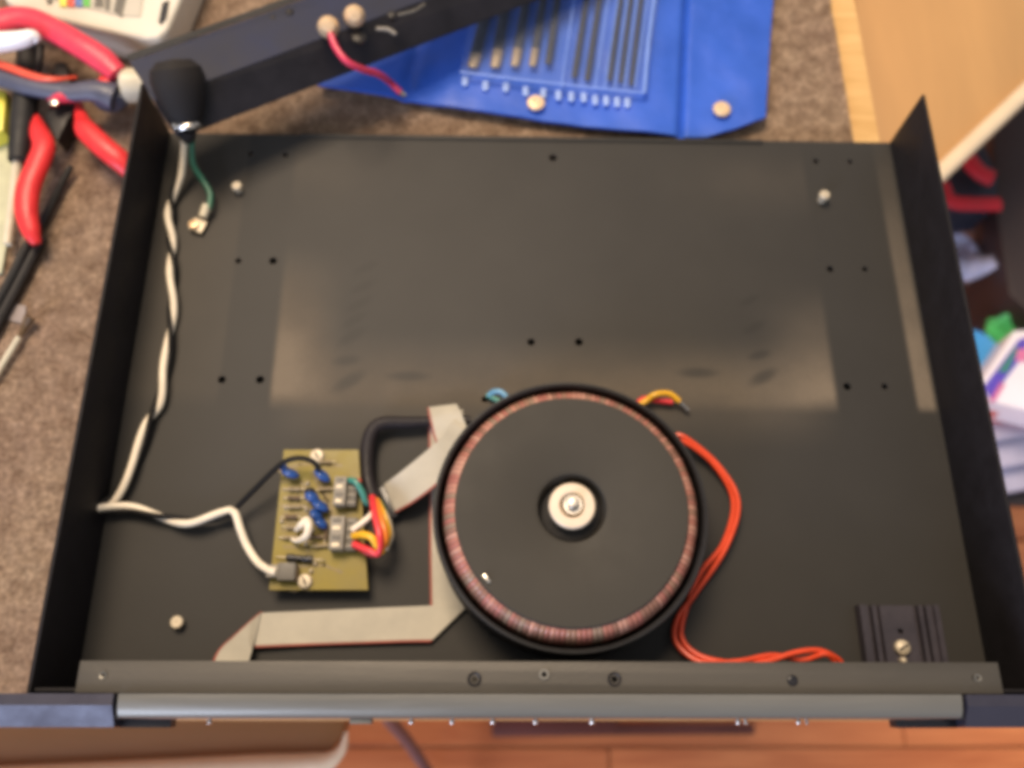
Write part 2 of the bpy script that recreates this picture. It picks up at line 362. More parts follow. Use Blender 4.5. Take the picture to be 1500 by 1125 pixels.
def mat_material():
    m = bpy.data.materials.new('brown_felt'); m.use_nodes = True
    nt = m.node_tree; b = nt.nodes['Principled BSDF']; L = nt.links
    tc = _n(nt, 'ShaderNodeTexCoord'); O = tc.outputs['Object']
    n1 = _n(nt, 'ShaderNodeTexNoise'); n1.inputs['Scale'].default_value = 105; n1.inputs['Detail'].default_value = 3; L.new(O, n1.inputs['Vector'])
    n2 = _n(nt, 'ShaderNodeTexNoise'); n2.inputs['Scale'].default_value = 420; n2.inputs['Detail'].default_value = 4; L.new(O, n2.inputs['Vector'])
    n3 = _n(nt, 'ShaderNodeTexNoise'); n3.inputs['Scale'].default_value = 14; L.new(O, n3.inputs['Vector'])
    r1 = _n(nt, 'ShaderNodeValToRGB'); r1.color_ramp.elements[0].position = 0.3; r1.color_ramp.elements[1].position = 0.7
    r1.color_ramp.elements[0].color = (0.31, 0.21, 0.145, 1); r1.color_ramp.elements[1].color = (0.54, 0.40, 0.29, 1)
    L.new(n1.outputs['Fac'], r1.inputs[0])
    r2 = _n(nt, 'ShaderNodeValToRGB'); r2.color_ramp.elements[0].position = 0.3; r2.color_ramp.elements[1].position = 0.7
    r2.color_ramp.elements[0].color = (0.72, 0.70, 0.68, 1); r2.color_ramp.elements[1].color = (1.25, 1.25, 1.25, 1)
    L.new(n2.outputs['Fac'], r2.inputs[0])
    mx = _n(nt, 'ShaderNodeMix', data_type='RGBA', blend_type='MULTIPLY'); mx.inputs[0].default_value = 1
    L.new(r1.outputs[0], mx.inputs[6]); L.new(r2.outputs[0], mx.inputs[7])
    r3 = _n(nt, 'ShaderNodeValToRGB'); r3.color_ramp.elements[0].position = 0.3; r3.color_ramp.elements[1].position = 0.7
    r3.color_ramp.elements[0].color = (0.93, 0.90, 0.90, 1); r3.color_ramp.elements[1].color = (1.08, 1.1, 1.05, 1)
    L.new(n3.outputs['Fac'], r3.inputs[0])
    m2 = _n(nt, 'ShaderNodeMix', data_type='RGBA', blend_type='MULTIPLY'); m2.inputs[0].default_value = 1
    L.new(mx.outputs[2], m2.inputs[6]); L.new(r3.outputs[0], m2.inputs[7]); L.new(m2.outputs[2], b.inputs['Base Color'])
    b.inputs['Roughness'].default_value = 0.95; b.inputs['Specular IOR Level'].default_value = 0.1
    bp = _n(nt, 'ShaderNodeBump'); bp.inputs['Strength'].default_value = 0.6; bp.inputs['Distance'].default_value = 0.0012
    L.new(n2.outputs['Fac'], bp.inputs['Height']); L.new(bp.outputs[0], b.inputs['Normal'])
    return m
M['felt'] = mat_material()

# ================================================================ SETTING
ZD, ZM, ZF = -0.014, -0.010, -0.74
fl = structure(obj('floor', box((0, 0.3, ZF - 0.022), (6, 6, 0.02)), M['dark_wood']), 'floor under the boards')
plank_mesh = None
for i in range(12):
    for j in range(4):
        if plank_mesh is None:
            bm = box((0, 0, 0), (1.2, 0.128, 0.011), bev=0.0012); plank_mesh = bpy.data.meshes.new('floor_plank'); bm.to_mesh(plank_mesh); bm.free(); plank_mesh.materials.append(M['floor_wood'])
        o = bpy.data.objects.new('floor_plank', plank_mesh); scene.collection.objects.link(o); o.parent = fl
        o.location = (-2.05 + j * 1.202 + (0.37 * ((i * 7 + 1) % 3)), -1.27 + 0.13 * i, ZF - 0.006)
# more planks reach on under and behind the desk as one sheet
structure(obj('floor_boards_beyond', box((0, 1.7275, ZF - 0.0065), (6, 3.0, 0.011)), M['floor_wood']))

desk = thing('desk', 'pale wooden desk with a brown felt mat under the chassis', 'desk')
obj('desk_top', box((-0.592, 0.395, ZD - 0.0125), (1.618, 0.81, 0.025), bev=0.0015), M['desk_wood'], desk)
for x in (-1.37, 0.19):
    for y in (0.03, 0.76):
        obj('leg', box((x, y, (ZD - 0.025 + ZF) / 2), (0.03, 0.05, ZD - 0.025 - ZF), bev=0.003), M['desk_wood'], desk)

bm = bmesh.new(); nx, ny = 240, 170; x0, x1, y0, y1 = -0.50, 0.1985, -0.004, 0.56; g = []
for i in range(nx + 1):
    row = []
    for j in range(ny + 1):
        x = x0 + (x1 - x0) * i / nx; y = y0 + (y1 - y0) * j / ny
        under = (-0.21 < x < 0.21 and y < 0.31)
        z = ZM + (0 if under else 0.0009 * noise.noise(Vector((x * 150, y * 150, 0))) + 0.0005 * noise.noise(Vector((x * 420, y * 420, 3))))
        row.append(bm.verts.new((x + (0.0006 * noise.noise(Vector((y * 90, 5, 0))) if i == nx else 0), y, z)))
    g.append(row)
for i in range(nx):
    for j in range(ny): bm.faces.new((g[i][j], g[i + 1][j], g[i + 1][j + 1], g[i][j + 1]))
bmesh.ops.solidify(bm, geom=bm.faces[:], thickness=0.0035)
tag(obj('desk_mat', bm, M['felt'], angle=80), 'mottled brown felt mat covering the desk under the tools and chassis', 'mat')

# ================================================================ AMPLIFIER CHASSIS
W2, D, H = 0.215, 0.3155, 0.0434
ch = thing('amplifier_chassis', 'open black steel amplifier chassis, dusty inside, lying on the brown mat', 'chassis')
pan = obj('floor_pan', box((0, D / 2, -0.001), (2 * W2 + 0.003, D, 0.002)), M['pan'], ch, smooth=False)
holes = [(367, 225, .0016), (418, 227, .0016), (810, 231, .0024), (1195, 236, .0017), (1245, 237, .0015), (349, 382, .0017), (400, 382, .0022), (1216, 394, .0019), (1267, 394, .0016),
         (778, 501, .0021), (848, 501, .0022), (325, 556, .0021), (381, 556, .0022), (1241, 566, .0021), (1296, 566, .0017), (710, 585, .0017)]
cut(pan, [cyl(P(a, b, 0), r, -0.004, 0.003) for a, b, r in holes], M['pan'])
bm = bmesh.new(); add_box(bm, (0, D - 0.0012, 0.0006), (0.276, 0.0024, 0.0012), bev=0.0002)
obj('rear_lip', bm, M['pan'], ch)
for s in (-1, 1):
    bm = prism([Vector((s * W2, 0.0, 0.0)), Vector((s * (W2 + 0.0016), 0.0, 0.0)), Vector((s * (W2 + 0.0016), D, 0.0)), Vector((s * W2, D, 0.0))], 0)
    bm.free()
    obj('side_panel', box((s * (W2 + 0.0009), D / 2, (H - 0.003) / 2), (0.0016, D, H + 0.003), bev=0.0003), M['black_paint'], ch)
# screws / studs standing on the pan
def stud(px, py, r, h, parent=ch, m='nickel', z=0.0, name='stud'):
    c = P(px, py, z + h)
    return obj(name, lathed([(0, 0), (r * .72, 0), (r * .72, h * .6), (r, h * .62), (r, h * .9), (r * .8, h), (0.0006, h), (0.0004, h * .93), (0, h * .93)], (c.x, c.y, z), seg=20), M[m], parent)
stud(346, 271, .0028, .006); stud(1209, 284, .0030, .007); stud(258, 911, .0030, .005)
# feet under the pan
for x in (-0.17, 0.17):
    for y in (0.04, 0.27): obj('foot', lathed([(0, -0.0095), (0.009, -0.0095), (0.010, -0.002), (0, -0.002)], (x, y, 0), seg=24), M['rubber'], ch)
# front rail: folded flange and upright
rx0, rx1 = -0.1965, 0.1972
bm = bmesh.new()
add_box(bm, ((rx0 + rx1) / 2, 0.0066, H - 0.0008), (rx1 - rx0, 0.0130, 0.0016), bev=0.0004)
rail = obj('front_rail', bm, M['rail_metal'], ch, smooth=False)
rh = [(154, 988, .0011), (695, 995, .0014), (797, 988, .0010), (900, 995, .0014), (1161, 997, .0024), (1428, 993, .0013)]
cut(rail, [cyl(P(a, b, H), r, H - 0.004, H + 0.002, 16) for a, b, r in rh], M['rail_metal'])
obj('front_wall', box(((rx0 + rx1) / 2, 0.0016, (H - 0.002) / 2), (2 * W2, 0.0014, H - 0.003)), M['black_paint'], ch)
for a, b in ((695, 995), (900, 995)):
    c = P(a, b, H); obj('countersink', lathed([(0.0015, -0.0002), (0.0030, 0.0003), (0.0027, 0.0006), (0.0014, -0.0003)], (c.x, c.y, H), seg=24), M['steel_dark'], rail)
c = P(797, 988, H); obj('screw', lathed([(0.0011, -0.0002), (0.0024, 0.0002), (0.0022, 0.0009), (0.0012, 0.0009), (0.0010, 0.0)], (c.x, c.y, H), seg=24), M['brushed_aluminium'], rail)
c = P(1161, 997, H); obj('screw', lathed([(0, 0.0003), (0.0012, 0.0003), (0.0013, 0.0008), (0.0021, 0.0006), (0.0023, -0.001)], (c.x, c.y, H - .0004), seg=24), M['gloss_black'], rail)
for a, b in ((151, 989), (1432, 993)):
    c = P(a, b, H); obj('screw', lathed([(0.0008, 0), (0.0017, 0.0001), (0.0015, 0.0005), (0.0009, 0.0004)], (c.x, c.y, H), seg=20), M['brushed_aluminium'], rail)
# faceplate: two dark bevelled ends and a pale rounded bar between them
FH = 0.046
def extr(prof, xa, xb):
    """profile of (y, z) points drawn out along x"""
    bm = bmesh.new(); a = [bm.verts.new((xa, y, z)) for y, z in prof]; b = [bm.verts.new((xb, y, z)) for y, z in prof]
    n = len(prof); bm.faces.new(a); bm.faces.new(b[::-1])
    for i in range(n): bm.faces.new((a[i], b[i], b[(i + 1) % n], a[(i + 1) % n]))
    return bm
ear_prof = [(-0.0002, FH), (-0.0048, FH), (-0.0132, FH - 0.0055), (-0.0132, -0.006), (-0.0002, -0.006)]
xl, xr = P(165, 1040, FH).x, P(1417, 1040, FH).x
obj('faceplate_end', extr(ear_prof, -0.241, xl - 0.0006), M['navy_metal'], ch, smooth=False)
obj('faceplate_end', extr(ear_prof, xr + 0.0006, 0.241), M['navy_metal'], ch, smooth=False)
for xa, xb, cx in ((xl - 0.0006, xl + 0.0205, xl), (xr - 0.026, xr + 0.0006, xr)):
    bm = extr([(-0.0100, FH - 0.0125), (-0.0134, FH - 0.0125), (-0.0130, FH - 0.019), (-0.0100, FH - 0.019)], xa, xb)
    obj('recess_block', bm, M['gloss_black'], ch)
    bm = box((cx, -0.0052, FH / 2 - .004), (0.0036, 0.0098, FH), bev=0.0004); obj('recess_seam', bm, M['gloss_black'], ch)
bar = []
for k in range(9):
    t = math.pi / 2 * (k + 1) / 9; bar.append((-0.0002 - 0.0095 * math.sin(t), FH - 0.0048 + 0.0048 * math.cos(t)))
bar = [(-0.0002, FH)] + bar + [(-0.0097, -0.006), (-0.0002, -0.006)]
obj('faceplate_bar', extr(bar, xl + 0.0014, xr - 0.0014), M['brushed_aluminium'], ch)
for px, r in ((305, .0011), (602, .0012), (662, .0012), (722, .0013), (785, .0013), (868, .0014), (1083, .0012), (1094, .0009), (1172, .0011), (1184, .0008)):
    c = P(px, 1051, 0.036)
    obj('toggle_switch', lathed([(0, -0.001), (r * 1.5, -0.001), (r * 1.5, 0.0008), (r * .8, 0.001), (r * .75, 0.0016), (r, 0.0022), (r * .7, 0.0028), (0, 0.003)], (c.x, -0.0092, 0.033), axis=(0, -1, 0.15), seg=16), M['chrome'], ch)
c = P(530, 1051, 0.036)
obj('display_window', box((c.x, -0.0105, 0.036), (0.0092, 0.0030, 0.007), bev=0.0006), M['brushed_aluminium'], ch)

# ================================================================ TRANSFORMER
TX, TY = 0.0143, 0.0806
tr = thing('toroidal_transformer', 'large round transformer with pinkish copper windings under a black plate with white centre washer', 'transformer', (TX, TY, 0))
obj('cup', lathed([(0, 0.0005), (0.0617, 0.0005), (0.0637, 0.003), (0.0642, 0.0350), (0.0638, 0.0364), (0.0626, 0.0366), (0.0617, 0.0357), (0.0613, 0.008), (0.056, 0.004), (0, 0.004)], (TX, TY, 0), seg=128), M['rubber'], tr)
m = bpy.data.materials.new('varnished_winding'); m.use_nodes = True
nt = m.node_tree; b = nt.nodes['Principled BSDF']; L = nt.links
at = _n(nt, 'ShaderNodeAttribute', attribute_name='turn'); L.new(at.outputs['Color'], b.inputs['Base Color'])
b.inputs['Roughness'].default_value = 0.45; b.inputs['Coat Weight'].default_value = 0.12; b.inputs['Metallic'].default_value = 0.15
bm = bmesh.new(); cl = bm.loops.layers.color.new('turn')
prof = [(0.0570, 0.004), (0.0588, 0.012), (0.0595, 0.025), (0.0593, 0.0305), (0.0587, 0.0345), (0.0575, 0.0375), (0.0558, 0.0393), (0.0536, 0.0400), (0.046, 0.0403)]
NT = 150; SUB = 4; seg = NT * SUB; rings = []
for r, h in prof:
    ring = []
    for j in range(seg):
        t = 2 * math.pi * j / seg; ph = (j % SUB) / SUB; k = 0.00045 * math.sin(math.pi * ph + 0.3)
        w = 0.0004 * noise.noise(Vector((math.cos(t) * 5, math.sin(t) * 5, 0)))
        ring.append(bm.verts.new((TX + (r + k + w) * math.cos(t), TY + (r + k + w) * math.sin(t), h + k)))
    rings.append(ring)
cols = [tuple((0.36 * a_ + 0.64 * b_) * 1.4 for a_, b_ in zip(q_, (0.45, 0.345, 0.29))) for q_ in [(0.52, 0.24, 0.20), (0.62, 0.38, 0.33), (0.46, 0.20, 0.18), (0.40, 0.28, 0.21), (0.33, 0.31, 0.25), (0.66, 0.46, 0.40), (0.30, 0.17, 0.13), (0.50, 0.20, 0.19)]]
tc_ = [random.choice(cols) for _ in range(NT)]
for a, c_ in zip(rings, rings[1:]):
    for j in range(seg):
        f = bm.faces.new((a[j], a[(j + 1) % seg], c_[(j + 1) % seg], c_[j])); k = j // SUB
        col = tc_[k]; s = 0.82 if j % SUB == 3 else 1.0  # last facet of each turn darkened: groove shade painted into the colour
        for lp in f.loops: lp[cl] = (col[0] * s, col[1] * s, col[2] * s, 1)
obj('winding', bm, m, tr, angle=60)
obj('top_plate', lathed([(0.0536, 0.0402), (0.0538, 0.0412), (0.0532, 0.0422), (0.018, 0.0424), (0.0160, 0.0418), (0.0148, 0.0370), (0.0142, 0.0320), (0.0062, 0.0318), (0, 0.0318)], (TX, TY, 0), seg=128), M['plate'], tr, angle=25)
obj('recess_shade', lathed([(0.0035, 0.0320), (0.0145, 0.0320), (0.0144, 0.0340), (0.0135, 0.0346), (0.0035, 0.0346)], (TX, TY, 0), seg=64), M['rubber'], tr)  # dark ring added to deepen the shade in the recess round the washer
obj('washer', lathed([(0.0035, 0.0348), (0.0098, 0.0348), (0.0107, 0.0383), (0.0107, 0.0410), (0.0100, 0.0418), (0.0064, 0.0420), (0.0056, 0.0412), (0.0054, 0.0385), (0.0035, 0.0384)], (TX + 0.0002, TY + 0.0012, 0), seg=64), M['nylon'], tr)
bm = bmesh.new(); lathe(bm, [(0, 0.0384), (0.0050, 0.0384), (0.0050, 0.0415), (0.0044, 0.0424), (0.0026, 0.0424), (0.0026, 0.0450), (0.0020, 0.0458), (0, 0.0460)], (TX + 0.0004, TY + 0.0014, 0), seg=6 * 5)
obj('nut', bm, M['chrome'], tr)
c = P(713, 848, 0.0425); obj('cut_wire_end', box((c.x, c.y, 0.0428), (0.0045, 0.0015, 0.0010), rz=-0.9, bev=0.0003), M['chrome'], tr)
# leads that leave the transformer
bm = bmesh.new(); lead = [(960, 668, .009), (985, 652, .009), (1003, 648, .009), (1045, 680, .006), (1074, 733, .004), (1060, 795, .004), (1026, 840, .004), (1004, 895, .004), (999, 935, .004), (1028, 962, .006), (1085, 972, .010), (1125, 968, .012), (1165, 956, .013), (1200, 953, .012), (1228, 966, .008), (1240, 985, .004)]
obj('red_lead', ptube(lead, .0013, 10), M['red_wire'], tr)
bm.free()
lead2 = [(960, 660, .006), (985, 640, .006), (1005, 642, .007), (1052, 682, .005), (1081, 735, .007), (1064, 800, .007), (1018, 870, .005), (993, 905, .004), (990, 940, .005), (1025, 969, .008), (1080, 969, .012), (1130, 960, .010), (1175, 966, .009), (1210, 958, .013), (1225, 975, .008), (1235, 990, .004)]
obj('red_lead', ptube(lead2, .0013, 10), M['red_wire'], tr)
obj('yellow_lead', ptube([(925, 600, .006), (945, 588, .006), (960, 578, .008), (980, 577, .007), (995, 588, .005)], .0016), M['yellow_wire'], tr)
obj('red_lead', ptube([(925, 602, .004), (942, 585, .004), (960, 586, .004), (985, 589, .004)], .0016), M['crimson_wire'], tr)
obj('bare_tip', ptube([(993, 587, .005), (1008, 601, .003)], .0011), M['chrome'], tr)
obj('blue_lead', ptube([(745, 586, .006), (735, 575, .006), (724, 574, .005), (716, 580, .003)], .0015), M['blue_wire'], tr)
obj('teal_lead', ptube([(740, 592, .003), (722, 583, .003), (713, 578, .003)], .0014), M['teal_wire'], tr)

# ================================================================ CIRCUIT BOARD
ZB = 0.010
pcb = thing('circuit_board', 'small yellow-green circuit board with blue capacitors and grey terminal blocks', 'circuit board', (*P(468, 760, 0).xy, 0))
obj('board', pprism([(416, 659), (525, 659), (539, 864), (394, 864)], ZB, ZB - 0.0016), M['board'], pcb)
# copper tracks, a little proud of the board
bm = bmesh.new()
def track(pts, w=0.0010, z=ZB):
    q = [P(a, b_, z) for a, b_ in pts]
    for a, c_ in zip(q, q[1:]):
        d = (c_ - a); add_box(bm, (a + c_) / 2 + Vector((0, 0, 0.00005)), (d.length + w * .8, w, 0.00014), rz=math.atan2(d.y, d.x))
for k in range(9): track([(412 + k % 3 * 2, 705 + k * 12), (440 + (k * 7) % 15, 705 + k * 12), (447 + (k * 5) % 18, 713 + k * 12)], .0011 + .0004 * (k % 2))
for k in range(5): track([(455 + k * 6, 690 + k * 4), (470 + k * 5, 720 + k * 10), (482, 735 + k * 14)], .0009)
track([(430, 850), (430, 830), (475, 828), (500, 838)], .0014); track([(410, 690), (440, 680), (500, 682)], .0014)
obj('copper_track', bm, M['trace'], pcb)
for a, b_ in ((464, 667), (446, 851)):
    c = P(a, b_, ZB + .002); obj('screw', lathed([(0, 0.0), (0.0036, 0.0), (0.0036, 0.0012), (0.0028, 0.0022), (0.0008, 0.0024), (0.0006, 0.0018), (0, 0.0018)], (c.x, c.y, ZB), seg=28), M['nickel'], pcb)
    obj('screw_slot', box((c.x, c.y, ZB + .00245), (.0042, .0007, .0003), rz=.6 + a * .01), M['steel_dark'], pcb)
    obj('standoff', cyl(c, 0.0032, 0, ZB - 0.0017), M['nickel'], pcb)
for a, b_ in ((512, 672), (425, 855)):
    c = P(a, b_, ZB); obj('standoff', cyl(c, 0.0028, 0, ZB - 0.0017), M['nickel'], pcb)
def capacitor(px, py, L_, w, h, ang, m='blue_cap'):
    c = P(px, py, ZB + h); Mx = Matrix.Translation((c.x, c.y, ZB + h * .55)) @ Matrix.Rotation(ang, 4, 'Z') @ Matrix.Rotation(0.5, 4, 'X')
    t = bmesh.new(); bmesh.ops.create_uvsphere(t, u_segments=16, v_segments=10, radius=1)
    for v in t.verts: v.co = Vector((v.co.x * L_ / 2, v.co.y * w / 2, v.co.z * h / 2 * (1 - .15 * abs(v.co.x))))
    t.transform(Mx); return obj('capacitor', t, M[m], pcb)
capacitor(423, 690, .0095, .0042, .008, -0.4); capacitor(415, 684, .006, .003, .006, -1.0); capacitor(470, 693, .0100, .0040, .008, -0.7); capacitor(455, 725, .008, .0048, .0075, -0.6)
capacitor(467, 738, .0098, .0042, .008, -0.6); capacitor(461, 752, .0075, .0045, .008, -0.9); capacitor(468, 764, .0080, .0042, .007, -0.6); capacitor(452, 718, .0055, .004, .006, .2, 'gloss_black')
def terminal(x0, y0_, x1, y1_, n):
    a = P(x0, y0_, ZB + .006); d = P(x1, y1_, ZB + .006); cx, cy = (a.x + d.x) / 2, (a.y + d.y) / 2
    w, l = abs(d.x - a.x), abs(a.y - d.y)
    t = obj('terminal_block', box((cx - w * .22, cy, ZB + .0040), (w * .54, l, .008), bev=.0005), M['grey_plastic'], pcb)
    obj('block_front', box((cx + w * .28, cy, ZB + .0026), (w * .42, l, .005), bev=.0004), M['grey_dark'], t)
    for k in range(n):
        y = cy + l * ((k + .5) / n - .5)
        obj('clamp_slot', box((cx - w * .24, y, ZB + .0081), (w * .30, l / n * .5, .0007), bev=.0001), M['grey_dark'] if k % 2 else M['nickel'], t)
        obj('clamp_rib', box((cx + w * .28, y, ZB + .0053), (w * .36, l / n * .3, .0012), bev=.0001), M['grey_plastic'], t)
terminal(491, 699, 521, 741, 4); terminal(485, 757, 521, 806, 4)
def resistor(px, py, L_, r, ang, m='component_tan', h=.0022):
    c = P(px, py, ZB + h); d = Vector((math.cos(ang), math.sin(ang), 0)); t = bmesh.new()
    o3 = Vector((c.x, c.y, ZB + r + .0004))
    lathe(t, [(0, -L_ / 2), (r * .9, -L_ / 2), (r, -L_ * .3), (r * .82, -L_ * .15), (r * .82, L_ * .15), (r, L_ * .3), (r * .9, L_ / 2), (0, L_ / 2)], o3, axis=d, seg=12)
    rr = obj('resistor', t, M[m], pcb)
    w = bmesh.new()
    for s in (-1, 1): tube(w, [o3 + d * s * L_ * .5, o3 + d * s * L_ * .85, o3 + d * s * L_ * .95 - Vector((0, 0, r))], .0003, 6)
    obj('wire_leg', w, M['nickel'], rr)
rs = random.Random(3)
for px, py, an, mm in ((431, 716, 0, 'component_tan'), (430, 729, 0, 'component_brown'), (432, 742, 0.05, 'component_tan'), (426, 757, 0, 'component_brown'), (428, 772, -.05, 'component_tan'), (424, 787, 0, 'component_tan'), (462, 786, 0, 'component_brown'), (470, 799, .1, 'component_tan'), (476, 716, 0.1, 'component_tan'), (477, 781, 1.5, 'component_brown'), (476, 676, 0, 'component_tan')):
    resistor(px, py, .0058, .0012, an, mm)
resistor(439, 818, .0125, .0019, -0.07, 'gloss_black')
for px, py in ((450, 707), (448, 745), (440, 765), (461, 825), (455, 836), (418, 742), (447, 795), (412, 762), (457, 775)):
    c = P(px, py, ZB + .002); obj('solder_lug', lathed([(0, 0), (.0013, 0), (.0010, .0012), (.0004, .0022), (0, .0023)], (c.x, c.y, ZB), seg=10), M['nickel'], pcb)
obj('jumper_wire', ptube([(434, 776, .013), (441, 769, .018), (449, 762, .019), (452, 772, .020), (448, 785, .019), (436, 792, .015), (428, 790, .012)], [.0012, .0017, .0019, .0020, .0018, .0013, .0009]), M['white_wire'], pcb)
a = P(402, 836, ZB + .006); obj('plug_socket', box((a.x + .0055, a.y - .0002, ZB + .0032), (.0085, .0082, .006), bev=.0006), M['grey_dark'], pcb)
obj('spade_terminal', box((a.x - .0008, a.y, ZB + .0035), (.0065, .0060, .0045), bev=.0008), M['grey_plastic'], pcb)
c = P(431, 840, ZB + .004); obj('fuse_clip', box((c.x, c.y, ZB + .002), (.0030, .0070, .004), bev=.0004), M['component_brown'], pcb)
c = P(527, 704, ZB + .002); obj('indicator', lathed([(0, 0), (.0012, 0), (.0012, .0016), (.0007, .0022), (0, .0024)], (c.x - .0005, c.y, ZB), seg=12), M['lamp_red'], pcb)

# ================================================================ SLEEVED CABLE with coloured cores
sl = thing('sleeved_cable', 'black sleeved cable with coloured cores bent beside the circuit board', 'cable', (*P(545, 700, 0).xy, 0))
obj('sleeve', ptube([(690, 616, .006), (655, 617, .006), (600, 619, .007), (562, 620, .008), (545, 632, .008), (538, 660, .007), (539, 700, .007), (548, 735, .009)], [.0024, .0026, .0032, .0035, .0036, .0037, .0037, .0036], 10, 14), M['sleeve'], sl)
core = lambda n, m, pix, r=.0014: obj(n, ptube(pix, r, 8), M[m], sl)
core('red_core', 'crimson_wire', [(545, 728, .012), (549, 752, .020), (556, 785, .024), (554, 810, .020), (540, 806, .019), (518, 797, .016)], .0017)
core('red_core', 'crimson_wire', [(552, 735, .010), (562, 765, .016), (563, 800, .018), (545, 812, .015), (522, 800, .014)], .0013)
core('orange_core', 'orange_wire', [(551, 732, .012), (558, 760, .021), (565, 785, .022), (560, 805, .018)], .0015)
core('yellow_core', 'yellow_wire', [(560, 808, .018), (552, 800, .022), (545, 788, .024), (532, 783, .022), (518, 785, .016)], .0017)
core('yellow_core', 'yellow_wire', [(553, 732, .010), (563, 755, .017), (570, 780, .016), (566, 800, .014)], .0013)
core('green_core', 'teal_wire', [(543, 738, .011), (536, 735, .015), (530, 720, .018), (521, 706, .019), (512, 703, .016)], .0015)
core('white_core', 'white_wire', [(553, 742, .014), (542, 756, .018), (530, 766, .018), (516, 776, .016)], .0015)
core('white_core', 'white_wire', [(556, 738, .008), (568, 760, .011), (573, 785, .010), (565, 806, .010)], .0012)
core('green_core', 'green_wire', [(551, 728, .010), (560, 740, .010), (566, 752, .008)], .0012)

# ================================================================ RIBBON CABLE
rb = thing('ribbon_cable', 'flat grey ribbon cable with a red edge, folded round the transformer', 'ribbon cable', (*P(560, 920, 0).xy, 0))
def ribbon(A, B, red, N=14, name='ribbon_strip', zb=0.0):
    """A, B: matching edge points (px, py, z); red: 'A' or 'B' edge carries the red conductor"""
    a = spline([P(*q) for q in A], 8); b_ = spline([P(*q) for q in B], 8)
    n = len(a)
    def sheet(u0, u1, k):
        bm = bmesh.new(); up = []; dn = []
        for i in range(n):
            r1, r2 = [], []
            for j in range(k * 4 + 1):
                u = u0 + (u1 - u0) * j / (k * 4); p = a[i].lerp(b_[i], u)
                h = 0.00045 * abs(math.sin(math.pi * j / 4)) + 0.00012
                r1.append(bm.verts.new(p + Vector((0, 0, h)))); r2.append(bm.verts.new(p - Vector((0, 0, h))))
            up.append(r1); dn.append(r2)
        m_ = k * 4
        for i in range(n - 1):
            for j in range(m_):
                bm.faces.new((up[i][j], up[i + 1][j], up[i + 1][j + 1], up[i][j + 1])); bm.faces.new((dn[i][j], dn[i][j + 1], dn[i + 1][j + 1], dn[i + 1][j]))
            bm.faces.new((up[i][0], dn[i][0], dn[i + 1][0], up[i + 1][0])); bm.faces.new((up[i][m_], up[i + 1][m_], dn[i + 1][m_], dn[i][m_]))
        for i in (0, n - 1):
            for j in range(m_): bm.faces.new((up[i][j], up[i][j + 1], dn[i][j + 1], dn[i][j]))
        return bm
    f = 0.8 / N
    if red == 'A': s = obj(name, sheet(f, 1, N - 1), M['ribbon'], rb, angle=70); obj('red_conductor', sheet(0, f, 1), M['ribbon_red'], s, angle=70)
    else: s = obj(name, sheet(0, 1 - f, N - 1), M['ribbon'], rb, angle=70); obj('red_conductor', sheet(1 - f, 1, 1), M['ribbon_red'], s, angle=70)
ribbon([(385, 896, .0040), (378, 899, .0056), (345, 928, .0066), (320, 952, .0066), (305, 985, .006)], [(374, 948, .0040), (372, 944, .0056), (369, 955, .0066), (366, 965, .0066), (362, 985, .006)], 'A')
ribbon([(380, 898, .0042), (450, 895, .003), (540, 891, .003), (634, 887, .0032), (690, 883, .0030)], [(374, 949, .0042), (450, 946, .003), (540, 943, .003), (600, 941, .0032), (630, 941, .0030)], 'B')
ribbon([(630, 941, .0016), (630, 885, .0016), (629, 800, .0016), (629, 720, .0016), (628, 650, .002), (627, 606, .004)], [(694, 880, .0016), (690, 870, .0016), (684, 800, .0016), (682, 720, .0016), (680, 650, .002), (678, 600, .004)], 'A')
ribbon([(626, 597, .0062), (629, 612, .0095), (634, 635, .010), (640, 655, .010)], [(669, 592, .0062), (676, 606, .0095), (684, 626, .010), (690, 645, .010)], 'A')
ribbon([(660, 618, .0115), (650, 636, .0130), (630, 656, .0140), (590, 689, .0130), (562, 710, .0075)], [(700, 640, .0115), (676, 672, .0130), (643, 708, .0140), (608, 735, .0130), (579, 752, .0075)], 'B')
c = P(563, 738, .006); obj('ribbon_plug', box((c.x + .002, c.y + .001, .0035), (.004, .017, .006), rz=0.45, bev=.0005), M['gloss_black'], rb)

# ================================================================ MAINS WIRES
mw = thing('mains_wire_pair', 'twisted white and black mains wires running down the left side of the chassis', 'wires', (*P(245, 480, 0).xy, 0))
cp = [(272, 198, .022), (267, 225, .016), (262, 255, .010), (251, 290, .006), (249, 330, .005), (251, 367, .005), (252, 420, .005), (250, 476, .005), (242, 540, .005), (232, 588, .005), (216, 620, .005), (196, 680, .005), (168, 727, .006), (143, 741, .008), (140, 747, .008), (190, 745, .006), (237, 757, .006), (285, 764, .007), (338, 750, .008)]
cs = spline([P(*q) for q in cp], 12)
keys = [(0, 0.5), (3, 1), (5, 2), (7, 3), (9.5, 4), (12.6, 5), (13.5, 5.45), (16, 6), (18, 6.8)]     # full turns reached at each control point
def turns(f):
    for (a, ta), (b_, tb) in zip(keys, keys[1:]):
        if f <= b_: return ta + (tb - ta) * (f - a) / (b_ - a)
    return keys[-1][1]
def helix(off, rad):
    out = []
    for i, p in enumerate(cs):
        d = (cs[min(i + 1, len(cs) - 1)] - cs[max(i - 1, 0)]).normalized(); s = d.cross(Vector((0, 0, 1))).normalized()
        f = i / 12; t = turns(f); fr = (t + off) % 1.0
        # each wire rides on top for most of a turn and ducks under at the crossing
        ph = 2 * math.pi * t + off * 2 * math.pi
        out.append(p + s * math.sin(ph) * rad * .8 + Vector((0, 0, -math.cos(ph) * rad)))
    return out
wp = helix(0.0, .0015); bp_ = [q - Vector((0, 0, .0004)) for q in helix(0.5, .0016)]
